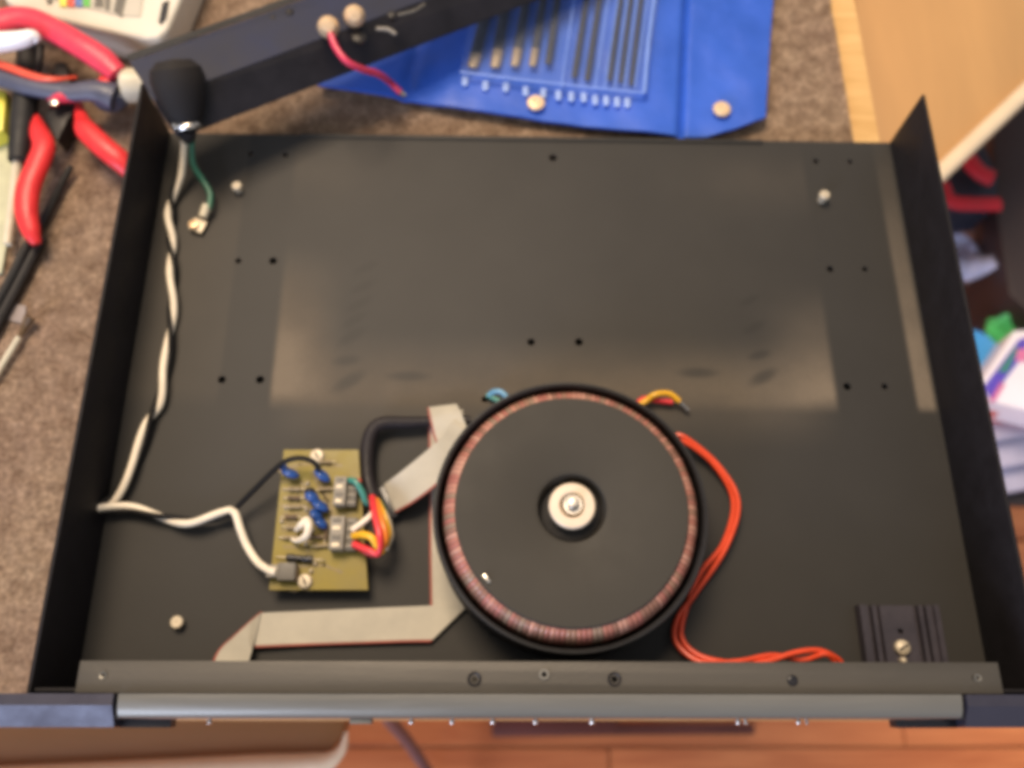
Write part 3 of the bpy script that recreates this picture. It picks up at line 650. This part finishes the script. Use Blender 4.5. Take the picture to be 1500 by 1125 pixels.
wtail = [P(345, 753, .010), P(352, 775, .010), P(362, 800, .009), P(378, 824, .011), P(396, 836, .015), P(405, 838, .016)]
bm = bmesh.new(); tube(bm, wp + spline([wp[-1]] + wtail, 8)[1:], .0019, 12); obj('white_wire', bm, M['white_wire'], mw, angle=80)
btail = [P(352, 738, .010), P(372, 718, .013), (P(398, 692, .017)), P(418, 676, .020), P(438, 671, .022), P(458, 676, .021), P(468, 688, .018)]
bm = bmesh.new(); tube(bm, bp_ + spline([bp_[-1]] + btail, 8)[1:], .00135, 12); obj('black_wire', bm, M['black_wire'], mw, angle=80)

gw = thing('earth_wire', 'short green earth wire ending in a ring terminal near the far left corner', 'wire', (*P(300, 300, 0).xy, 0))
obj('insulation', ptube([(282, 200, .022), (281, 220, .018), (284, 243, .013), (296, 262, .009), (308, 284, .007), (306, 306, .006)], .0016, 10), M['green_wire'], gw)
obj('crimp_barrel', ptube([(303, 301, .006), (297, 318, .005)], [.0026, .0024], 4, 12), M['cream_plastic'], gw)
c = P(287, 331, .003); bm = bmesh.new(); add_box(bm, (c.x + .001, c.y + .0005, .0026), (.0082, .0080, .0016), rz=-.35, bev=.0005); obj('ring_terminal', bm, M['nickel'], gw)
obj('terminal_nut', lathed([(.001, .0034), (.0028, .0034), (.0028, .0055), (.0014, .0058), (.001, .005), (0, .005)], (c.x - .0008, c.y, 0), seg=6), M['brass'], gw)

# ================================================================ HEAT SINK EXTRUSION bottom right
hs = thing('heat_sink', 'small grooved dark heat sink screwed down in the near right corner', 'heat sink', (*P(1320, 930, 0).xy, 0))
xa, xb = P(1258, 887, .006).x, P(1374, 887, .006).x; ya, yb = .011, P(1300, 886, .006).y
prof = [(0, 0), (0, 6.5), (7, 6.5), (8, 4.6), (13, 4.6), (13.4, 1.6), (18, 1.6), (18.5, 5.2), (24, 5.2), (24.5, 1.4), (30, 1.4), (31, 3.8), (78, 3.8), (79, 1.4), (84, 1.4), (84.5, 5.2), (90, 5.2), (90.5, 1.6), (95, 1.6), (95.5, 4.6), (104, 4.6), (105, 6.5), (112, 6.5), (112, 0)]
k = (xb - xa) / 112
bm = bmesh.new(); A_ = [bm.verts.new((xa + x * k, ya, .0004 + z * .001)) for x, z in prof]; B_ = [bm.verts.new((xa + x * k, yb, .0004 + z * .001)) for x, z in prof]
bm.faces.new(A_); bm.faces.new(B_[::-1])
for i in range(len(prof)): bm.faces.new((A_[i], B_[i], B_[(i + 1) % len(prof)], A_[(i + 1) % len(prof)]))
hb = obj('extrusion', bm, M['heat_sink'], hs, smooth=False)
cut(hb, [cyl(P(1319, 925, .0042), .0014, .001, .008, 14)], M['heat_sink'])
c = P(1325, 948, .008); obj('screw', lathed([(0, .0042), (.0034, .0042), (.0037, .005), (.0034, .0066), (.0022, .0076), (.0006, .0078), (.0004, .007), (0, .007)], (c.x, c.y, 0), seg=24), M['nickel'], hs)
obj('screw_slot', box((c.x, c.y, .00765), (.0048, .0008, .0006), rz=.5), M['steel_dark'], hs)
c = P(1323, 967, .006); obj('stud', lathed([(0, .004), (.0014, .004), (.0012, .007), (0, .0075)], (c.x, c.y, 0), seg=12), M['nickel'], hs)

# ================================================================ DETACHED REAR PANEL top left
rp_ = thing('rear_panel', 'detached dark navy rear panel lying across the far left corner of the chassis', 'panel', tuple(P(260, 120, .05)))
TL, BL = P(184, 82, .056), P(250, 182, .050)
TR, BR = P(184 + 950, 82 - 342, .016), P(250 + 960, 186 - 368, .014)
w1, w2 = TL.lerp(BL, .08), TR.lerp(BR, .08); f1, f2 = TL.lerp(BL, .66), TR.lerp(BR, .66)
def slab(q, th):
    n = (q[1] - q[0]).cross(q[3] - q[0]).normalized()
    if n.z < 0: n = -n
    bm = bmesh.new(); t = [bm.verts.new(v) for v in q]; b_ = [bm.verts.new(v - n * th) for v in q]
    bm.faces.new(t); bm.faces.new(b_[::-1])
    for i in range(4): bm.faces.new((t[i], b_[i], b_[(i + 1) % 4], t[(i + 1) % 4]))
    bmesh.ops.recalc_face_normals(bm, faces=bm.faces)
    bmesh.ops.bevel(bm, geom=bm.edges[:], offset=th * .25, segments=2, affect='EDGES'); return bm
obj('panel_face', slab([w1, f1, f2, w2], .0016), M['navy_paint'], rp_)
up = Vector((0, 0, 1))
obj('upper_flange', slab([TL.lerp(w1, .35) + up * .002, w1, w2, TR.lerp(w2, .35) + up * .002], .0014), M['rail_metal'], rp_)
obj('lower_flange', slab([f1, BL - up * .012, BR - up * .012, f2], .0016), M['dark_panel'], rp_)
obj('end_flange', slab([w1 + up * .0002, TL.lerp(BL, .98) - up * .010, TL.lerp(BL, .98) - up * .010 + (TR - TL).normalized() * .003, w1 + (TR - TL).normalized() * .003], .0014), M['navy_metal'], rp_)
# rubber cable boot and clamp ring
a = P(256, 98, .060); b_ = P(276, 184, .040); d = (b_ - a); Ld = d.length; Q = d.normalized()
obj('cable_boot', lathed([(0, -.004), (.0090, -.003), (.0132, .001), (.0142, .006), (.0136, .012), (.0122, Ld * .55), (.0100, Ld * .8), (.0072, Ld * .97), (.006, Ld * 1.02), (0, Ld * 1.02)], a, axis=Q, seg=40), M['boot_rubber'], rp_)
obj('clamp_ring', lathed([(.0052, -.0016), (.0075, -.0016), (.0082, 0), (.0075, .0016), (.0052, .0016), (.0046, 0), (.0052, -.0016)], b_ + Q * .001, axis=Q + Vector((0, 0, .2)), seg=32), M['chrome'], rp_)
c = P(262, 184, .043); t = bmesh.new(); bmesh.ops.create_uvsphere(t, u_segments=16, v_segments=10, radius=.0032, matrix=Matrix.Translation(c) @ Matrix.Diagonal((1.25, 1, .8, 1))); obj('clamp_screw', t, M['chrome'], rp_)
bm = bmesh.new(); tube(bm, [b_ + Q * .001, P(275, 195, .034), P(275, 202, .028)], [.0046, .0044, .0038], 14); obj('cable_jacket', bm, M['boot_rubber'], rp_)
# terminal posts
fn = (f1 - w1).cross(f2 - w1).normalized(); fn = fn if fn.z > 0 else -fn
for px, py, dx in ((481, 40, 0), (519, 24, 0)):
    c = P(px, py, .052)
    obj('terminal_post', lathed([(0, -.008), (.0048, -.008), (.0048, -.003), (.0057, -.002), (.0060, .002), (.0052, .006), (.0030, .0085), (0, .0092)], c, axis=fn + Vector((.12, -.75, 0)), seg=28), M['brass'], rp_)
for px, py, r in ((424, 18, .0024), (400, 27, .0022), (575, 22, .0030), (526, 54, .0042)):
    c = P(px, py, .0475); obj('rivet', lathed([(0, -.002), (r, -.002), (r, .0002), (r * .6, .001), (0, .0012)], c, axis=fn, seg=18), M['steel_dark'], rp_)
obj('wire_scrap', ptube([(552, 42, .048), (568, 43, .049), (580, 50, .048)], .0011), M['grey_plastic'], rp_)
obj('wire_scrap', ptube([(583, 22, .048), (606, 16, .049), (622, 6, .048)], .0007), M['grey_dark'], rp_)

tag(obj('pink_wire', ptube([(484, 50, .056), (492, 70, .054), (508, 90, .052), (530, 101, .045), (555, 109, .032), (572, 121, .010), (586, 135, .004)], .0019, 10), M['pink_wire']), 'short pink red wire hanging from the brass post over the blue wallet', 'wire')
o = bpy.data.objects['pink_wire']
obj('bare_tip', ptube([(585, 134, .004), (593, 140, .001)], .0016), M['chrome'], o)

cp_ = tag(obj('cable_plug', lathed([(0, 0), (.0085, 0), (.0100, .002), (.0098, .009), (.0086, .012), (.0086, .024), (0, .024)], P(180, 126, .010), axis=(1, .12, -.05), seg=32), M['cream_plastic']), 'pale cream cable plug poking out under the end of the rear panel', 'plug')

# ================================================================ BLUE TOOL WALLET
ZW = -.0045
wl = thing('tool_wallet', 'open blue vinyl tool wallet with clear pockets and two snap buttons', 'tool wallet', (*P(850, 100, 0).xy, ZM))
lo = [P(a, b, ZW) for a, b in ((466, 127), (560, 141), (640, 156), (720, 168), (800, 180), (880, 190), (960, 199), (1000, 204), (1035, 203), (1075, 192), (1119, 177))]
hi = [P(a, b, ZW) for a, b in ((540, -60), (620, -60), (690, -60), (765, -60), (840, -60), (905, -60), (975, -60), (1010, -60), (1045, -60), (1090, -60), (1136, -60))]
def wz(u, v, p):
    cr = -.0035 * math.exp(-((u - .69) / .012) ** 2) - .0022 * math.exp(-((u - .14) / .01) ** 2)
    return cr + .0022 * noise.noise(Vector((p.x * 22, p.y * 14, 1))) + .0008 * noise.noise(Vector((p.x * 70, p.y * 45, 4))) + .0025
obj('wallet_cover', patch(lo, hi, 120, 50, wz, .0018), M['wallet_blue'], wl, angle=70)
obj('snap_button', lathed([(0, 0), (.0052, 0), (.0055, .0012), (.0045, .0022), (.0018, .0024), (.0012, .0016), (0, .0016)], P(785, 152, .000), seg=32), M['brass'], wl)
obj('snap_button', lathed([(0, 0), (.0052, 0), (.0055, .0012), (.0045, .0022), (.0018, .0024), (.0012, .0016), (0, .0016)], P(1057, 161, .000), seg=32), M['brass'], wl)
marks = ((681, 118), (711, 125), (741, 127), (770, 133), (796, 136), (818, 139), (837, 141), (855, 142), (872, 146), (888, 147), (904, 149), (919, 150))
for i, (a, b) in enumerate(marks):
    c = P(a, b, .0008); t = bmesh.new()
    w_, h_ = .0017, .0030                                  # pale size figures too blurred to read: small open loops
    for s in (-1, 1):
        ring = [Vector((c.x + w_ * .62 * math.cos(k * math.pi / 4), c.y + s * h_ * .46 + h_ * .52 * math.sin(k * math.pi / 4), .0004)) for k in range(9)]
        tube(t, ring, .0008, 6, caps=False)
    obj('size_mark', t, M['print_white'], wl)
# clear pocket front with welded seams
pk = [P(a, b, .0045) for a, b in ((674, 105), (760, 116), (850, 126), (944, 136))]; pk2 = [P(a, b, .0045) for a, b in ((705, -60), (800, -60), (880, -60), (975, -60))]
obj('pocket_sheet', patch(pk, pk2, 60, 30, lambda u, v, p: .0008 * noise.noise(Vector((p.x * 90, p.y * 40, 2))), .0003), M['pocket_vinyl'], wl, angle=80)
t = bmesh.new(); tube(t, spline([P(a, b, .0044) for a, b in ((674, 105), (760, 116), (850, 126), (944, 136))], 6), .0007, 6, flat=.4); tube(t, [P(944, 136, .0044), P(950, 60, .0044), P(966, -60, .0044)], .0012, 6, flat=.4)
obj('pocket_seam', t, M['seam_blue'], wl)
t = bmesh.new()
for a in (822, 872, 886, 900, 914, 930): tube(t, [P(a, 128, .0044), P(a + 10, 60, .0044), P(a + 28, -60, .0044)], .0004, 6, flat=.4)
obj('pocket_divider', t, M['seam_blue'], wl)
files = (((692, 99), (712, 20), 8.5), ((725, 99), (742, 0), 8), ((754, 97), (771, 0), 7), ((780, 97), (796, 0), 6), ((803, 94), (817, 0), 5.5), ((841, 114), (859, 0), 4.5), ((860, 118), (878, 0), 4.5), ((893, 118), (909, 0), 4), ((909, 121), (924, 0), 3.6), ((924, 125), (939, 0), 3.6))
fm = ['widest needle file at the left end of the clear pocket', 'second widest file from the left in the pocket', 'third file from the left in the blue wallet pocket', 'fourth file from the left in the blue wallet pocket', 'fifth file from the left, last before the empty gap', 'thin rod just right of the empty gap in the pocket', 'second thin rod right of the empty gap', 'third thin rod right of the empty gap', 'second thin rod from the right end of the pocket', 'thinnest rod at the right end of the pocket']
for (a, b, w_), lab in zip(files, fm):
    p0 = P(*a, .002); d = (P(*b, .002) - p0); p1 = p0 + d * 1.8; w = w_ / 1298 * .56
    o = thing('needle_file', lab + ', dark steel', 'file', tuple(p0), 0, 'files and rods held in the wallet pocket')
    t = bmesh.new(); tube(t, [p0.lerp(p1, k) for k in (.14, .4, .7, 1)], w, 10, flat=.35); obj('blade', t, M['steel_dark'], o)
    t = bmesh.new(); tube(t, [p0, p0.lerp(p1, .01), p0.lerp(p1, .14)], [w * .8, w * .95, w], 10, flat=.35); obj('shank', t, M['steel_tan'] if w_ > 5.8 else M['steel_dark'], o)

# ================================================================ TOOLS top left
bc = thing('instrument_case', 'pale beige plastic instrument case with coloured key patches at the top left', 'case', (*P(150, 0, 0).xy, ZM))
obj('shell', pprism([(10, -90), (300, -90), (268, -10), (246, 42), (232, 55), (212, 57), (120, 36), (24, 12), (8, 2), (2, -14)], .016, ZM + .0005, bev=.0030, seg=3), M['beige_case'], bc)
obj('face_inset', pprism([(30, -80), (215, -70), (212, -20), (205, 24), (170, 22), (60, -6), (34, -14)], .0168, .0150, bev=.0004), M['beige_recess'], bc)
obj('slot', pprism([(238, 4), (248, 0), (244, 26), (236, 36), (232, 32)], .0166, .0150), M['gloss_black'], bc)
for i, mm in enumerate(('yellow_plastic', 'lamp_red', 'chip_blue', 'green_plastic')):
    x = 87 + i * 11.5; obj('colour_patch', pprism([(x, -22), (x + 10.5, -20), (x + 10, 10 - (3 - i) * .3), (x, 8)], .0174, .0160, bev=.0003), M[mm], bc)
for q in ([(140, -12), (150, -12), (152, 10), (138, 10)], [(172, -12), (186, -10), (178, 24), (166, 16)], [(154, -12), (162, -12), (160, 16), (154, 14)]):
    obj('dark_key', pprism(q, .0174, .0160, bev=.0004), M['grey_dark'], bc)
obj('dark_key', pprism([(68, -12), (76, -12), (75, 4), (68, 4)], .0174, .0160, bev=.0004), M['grey_dark'], bc)

ws = thing('wire_stripper', 'wire stripper with one thick pink red handle and one navy handle', 'wire stripper', (*P(140, 110, 0).xy, ZM))
obj('handle', ptube([(-30, 52, .020), (4, 34, .021), (40, 28, .022), (80, 45, .022), (120, 68, .022), (150, 88, .020), (172, 108, .018)], [.0080, .0092, .0078, .0074, .0076, .0078, .0058], 8, 16, .7), M['grip_pink'], ws)
obj('handle_nub', lathed([(0, 0), (.0035, 0), (.0035, .004), (0, .005)], P(156, 124, .013), seg=16), M['grip_red'], ws)
obj('handle', ptube([(-40, 100, .012), (0, 112, .013), (50, 127, .014), (100, 135, .014), (140, 133, .014), (170, 142, .012)], [.0070, .0070, .0062, .0056, .0072, .0090], 8, 16, .7), M['grip_navy'], ws)
obj('handle_inlay', ptube([(-40, 80, .019), (0, 94, .0195), (50, 112, .019), (80, 116, .018), (112, 113, .012)], [.0028, .0026, .0024, .0018, .0010], 8, 10, .6), M['lamp_red'], ws)
obj('joint', lathed([(0, 0), (.0105, 0), (.0112, .004), (.0095, .0085), (.003, .0095), (0, .0095)], P(166, 144, .004), seg=32), M['grip_navy'], ws)
obj('spring', ptube([(60, 66, .012), (58, 90, .010), (52, 112, .010)], .0022), M['steel_dark'], ws)

wt = tag(obj('white_marker', ptube([(-50, 66, .028), (0, 62, .028), (30, 58, .029), (48, 54, .029), (56, 61, .027)], [.0062, .0058, .0050, .0040, .0022], 8, 16), M['white_gloss']), 'glossy white pen shaft lying over the wire stripper handle at the left edge', 'pen')

pl = thing('pliers', 'pliers with two bright red curved handles beside the left chassis wall', 'pliers', (*P(95, 170, 0).xy, ZM))
obj('handle', ptube([(50, 172, .003), (58, 195, .006), (64, 215, .008), (56, 240, .008), (42, 275, .008), (39, 310, .007), (46, 340, .005), (54, 357, .003)], [.0030, .0056, .0064, .0066, .0068, .0064, .0050, .0026], 8, 16, .75), M['grip_red'], pl)
obj('handle', ptube([(114, 150, .003), (120, 175, .006), (126, 190, .008), (148, 212, .008), (172, 232, .006), (192, 250, .002)], [.0022, .0042, .0064, .0066, .0066, .0056], 8, 16, .75), M['grip_red'], pl)
obj('jaw', pprism([(74, 140), (110, 140), (112, 158), (100, 172), (84, 206), (76, 196), (66, 172)], .006, ZM + .002, bev=.0015), M['steel_dark'], pl)
obj('jaw', pprism([(68, 132), (80, 90), (96, 90), (104, 132)], .006, ZM + .002, bev=.0015), M['steel_dark'], pl)
obj('pivot_collar', ptube([(72, 143, .012), (90, 142, .014), (110, 144, .012)], [.0024, .0034, .0024]), M['grip_pink'], pl)
obj('pivot', lathed([(0, 0), (.0028, 0), (.0026, .002), (0, .003)], P(80, 152, .012), seg=18), M['chrome'], pl)

sd = thing('screwdriver', 'screwdriver with a black grip and a cream shaft upright along the left edge', 'screwdriver', (*P(30, 240, 0).xy, ZM))
obj('grip', ptube([(42, 60, .005), (40, 120, .005), (34, 180, .004), (28, 236, .002)], [.0060, .0072, .0072, .0060], 8, 14), M['rubber'], sd)
obj('shaft', ptube([(26, 236, .001), (20, 290, .000), (11, 358, -.002)], [.0026, .0026, .0022], 4, 10), M['cream_plastic'], sd)
tag(obj('yellow_strip', pprism([(-14, 128), (9, 134), (4, 190), (-20, 200)], .004, ZM + .0005, bev=.0008), M['yellow_plastic']), 'bright yellow plastic strip at the left edge of the mat', 'strip')
tag(obj('packet', pprism([(-40, 160), (24, 172), (14, 330), (2, 400), (-50, 400)], ZM + .003, ZM + .0008, bev=.0006), M['pale_green']), 'pale yellow green plastic packet under the screwdriver at the left edge', 'packet')
tl = thing('test_lead', 'pair of thin black test leads side by side on the mat at the left edge', 'test leads', (*P(40, 370, 0).xy, ZM))
obj('lead', ptube([(104, 244, -.004), (88, 274, -.005), (62, 326, -.006), (38, 364, -.006), (16, 408, -.006), (-30, 492, -.006)], [.0018, .0021, .0025, .0027, .0027, .0027]), M['rubber'], tl)
obj('lead', ptube([(62, 350, -.006), (44, 385, -.006), (24, 424, -.006), (-20, 505, -.006)], .0030), M['steel_dark'], tl)
pr = thing('probe', 'slim test probe with a dark tip and pale rod near the left edge', 'probe', (*P(30, 490, 0).xy, ZM))
obj('tip', ptube([(44, 464, -.003), (36, 478, -.005), (29, 493, -.006)], [.0030, .0020, .0015]), M['component_brown'], pr)
obj('rod', ptube([(28, 494, -.005), (0, 540, -.006), (-30, 590, -.006)], .0017), M['cream_plastic'], pr)
tag(obj('clear_tape', pprism([(-20, 436), (38, 448), (36, 474), (-20, 462)], ZM + .0016, ZM + .0008), mat('tape', (.27, .22, .20), .3, var=.1)), 'small dull grey strip of tape on the mat beside the probe tip', 'tape')

# ================================================================ THINGS BELOW AND BESIDE THE DESK
def board(name, label, cat, pix, z, th, band_side, mb, bw):
    o = thing(name, label, cat, tuple(P(*pix[0], z)))
    obj('panel', pprism(pix, z, z - th, bev=.002), M[mb], o)
    bp2 = [P(a, b, z + .0015) for a, b in band_side]
    t = bmesh.new(); tube(t, spline(bp2, 8), bw, 12, flat=.8); obj('edge_band', t, M['cream_edge'], o)
    return o
board('side_table', 'tan wooden side table with a cream edge beyond the right chassis wall', 'side table', [(1235, -200), (1700, -200), (1700, -68), (1560, 68), (1500, 126), (1378, 242), (1330, 290), (1290, 240), (1262, 100)], -.22, .022, [(1720, -80), (1570, 68), (1508, 129), (1380, 251), (1340, 290)], 'tan_board', .0075)
board('stool', 'brown wooden stool seat with a rounded corner and cream edge below the front panel', 'stool', [(-200, 940), (505, 940), (506, 1058), (500, 1080), (484, 1100), (458, 1110), (420, 1113), (200, 1122), (-200, 1140)], -.25, .025, [(508, 1072), (502, 1096), (484, 1113), (456, 1123), (400, 1128), (300, 1133), (200, 1138), (-200, 1156)], 'seat_shade_brown', [.001, .004, .009, .011, .011, .011])
for n_, pts in (('side_table', ((1480, 10), (1620, -60))), ('stool', ((60, 1000), (420, 1000)))):
    o = bpy.data.objects[n_]; z = -.245 if n_ == 'side_table' else -.278
    for a, b in pts:
        c = P(a, b, z); obj('leg', box((c.x, c.y, (z + ZF) / 2), (.03, .03, z - ZF), bev=.003), M['seat_shade_brown'], o)

tag(obj('floor_strip', pprism([(720, 1050), (905, 1050), (905, 1060), (1106, 1061), (1106, 1076), (900, 1077), (721, 1079)], ZF + .025, ZF + .0005, bev=.002), M['strip_brown']), 'dark red brown strip on the orange floor below the front panel', 'strip_brown')  # dark red brown strip just above the floor boards
tag(obj('floor_cable', ptube([(556, 1030, -.30), (572, 1056, -.40), (600, 1090, -.52), (640, 1150, -.66), (700, 1230, -.73)], .0060, 8, 12), M['winding_cable']), 'thick mauve grey cable hanging down to the orange floor', 'cable')

# stack to the right of the chassis
tag(obj('storage_box', pprism([(1452, 130), (1760, 20), (1760, 420), (1530, 480), (1478, 430), (1458, 300)], -.42, ZF + .001, bev=.006), M['dark_wood']), 'dark brown box standing at the right edge behind the grey corrugated card', 'box')
tag(obj('shade_block', pprism([(1340, 170), (1560, 90), (1700, 300), (1700, 650), (1430, 650), (1380, 400)], -.56, ZF + .001, bev=.008), M['matte_black']), 'dark block added as shade beneath the clutter on the right', 'bag')  # dark block added for the shaded region under the clutter
tb = thing('tool_pouch', 'navy pouch with two crimson bands beside the cream table edge', 'pouch', tuple(P(1420, 270, -.40)))
obj('body', pprism([(1380, 265), (1440, 205), (1462, 255), (1462, 300), (1400, 302), (1380, 295)], -.40, -.46, bev=.004), M['bag_navy'], tb)
obj('band', ptube([(1412, 225, -.385), (1428, 246, -.385), (1440, 256, -.385), (1454, 262, -.385)], .0100, 8, 12, .6), M['bag_red'], tb)
obj('band', ptube([(1380, 270, -.385), (1388, 290, -.385), (1400, 297, -.385), (1430, 299, -.385), (1464, 299, -.385)], .0085, 8, 12, .6), M['bag_red'], tb)
cg = thing('corrugated_card', 'grey brown ribbed card standing under the navy pouch', 'card', tuple(P(1450, 360, -.5)))
for k in range(5):
    x = 1421 + k * 10; obj('rib', pprism([(x, 302), (x + 8.5, 302), (x + 22, 400), (x + 10, 400)], -.47, -.50, bev=.0015), M['cardboard_grey'], cg)
def crumple(name, label, cat, lo_, hi_, z, amp, m, fr=20, nu=24, nv=16):
    t = patch([P(a, b, z) for a, b in lo_], [P(a, b, z) for a, b in hi_], nu, nv, lambda u, v, p: amp * noise.noise(Vector((p.x * fr, p.y * fr, 9))) + amp * .4 * abs(noise.noise(Vector((p.x * fr * 2.5, p.y * fr * 2.5, 2)))), .004)
    return tag(obj(name, t, M[m], angle=50), label, cat)
crumple('plastic_bag', 'crumpled lavender plastic bag against the right chassis wall', 'bag', [(1385, 410), (1420, 414), (1450, 405), (1466, 404)], [(1385, 338), (1405, 340), (1430, 352), (1464, 398)], -.46, .035, 'bag_lavender', 26)
crumple('green_wrapper', 'crinkled bright green foil wrapper at the right edge', 'wrapper', [(1440, 530), (1475, 525), (1520, 530), (1560, 540)], [(1448, 470), (1475, 466), (1520, 468), (1560, 470)], -.46, .03, 'foil_green', 30)
c = P(1422, 522, -.44); tag(obj('blue_lid', lathed([(0, 0), (.030, 0), (.0315, .003), (.029, .006), (.026, .0045), (0, .0045)], c, seg=48), M['disc_blue']), 'round bright blue lid half hidden by the right chassis wall', 'lid')
bx = thing('glossy_box', 'glossy white retail box with violet stripe and pink print at the right edge', 'box', tuple(P(1480, 560, -.38)))
obj('carton', pprism([(1436, 560), (1486, 484), (1580, 480), (1580, 620), (1452, 588)], -.38, -.42, bev=.002), M['box_white'], bx)
obj('violet_stripe', pprism([(1441, 566), (1493, 497), (1510, 492), (1500, 520), (1452, 583)], -.3785, -.381, bev=.0004), M['box_violet'], bx)
obj('dark_stripe', pprism([(1462, 545), (1488, 508), (1493, 508), (1476, 545)], -.3775, -.380, bev=.0004), M['teal_wire'], bx)
obj('pink_print', pprism([(1450, 588), (1466, 560), (1473, 562), (1458, 588)], -.377, -.380, bev=.0004), M['box_pink'], bx)
obj('pink_print', pprism([(1490, 512), (1560, 500), (1560, 524), (1488, 530)], -.3783, -.380, bev=.0004), M['box_pink'], bx)
tag(obj('red_wallet', pprism([(1440, 582), (1490, 590), (1560, 596), (1560, 610), (1446, 604)], -.40, -.43, bev=.002), M['lamp_red']), 'thin orange red booklet tucked under the glossy white box', 'booklet')
for i, (ya_, yb_, z, lab) in enumerate(((600, 642, -.43, 'topmost'), (640, 684, -.45, 'middle'), (682, 722, -.47, 'lowest'))):
    t = pprism([(1430, ya_ + 10), (1560, ya_ - 22 + 8 * 0), (1600, yb_ - 40), (1600, yb_ - 24), (1436, yb_ + 6)], z, z - .014, bev=.002)
    tag(obj('magazine', t, M['paper_grey']), lab + ' lavender grey magazine of the fanned stack at the right edge', 'magazine', 'magazines fanned out at the right edge')
tag(obj('black_folder', pprism([(1450, 712), (1600, 690), (1600, 745), (1462, 738)], -.49, -.50, bev=.001), M['matte_black']), 'black folder beneath the stack of lavender grey magazines', 'folder')
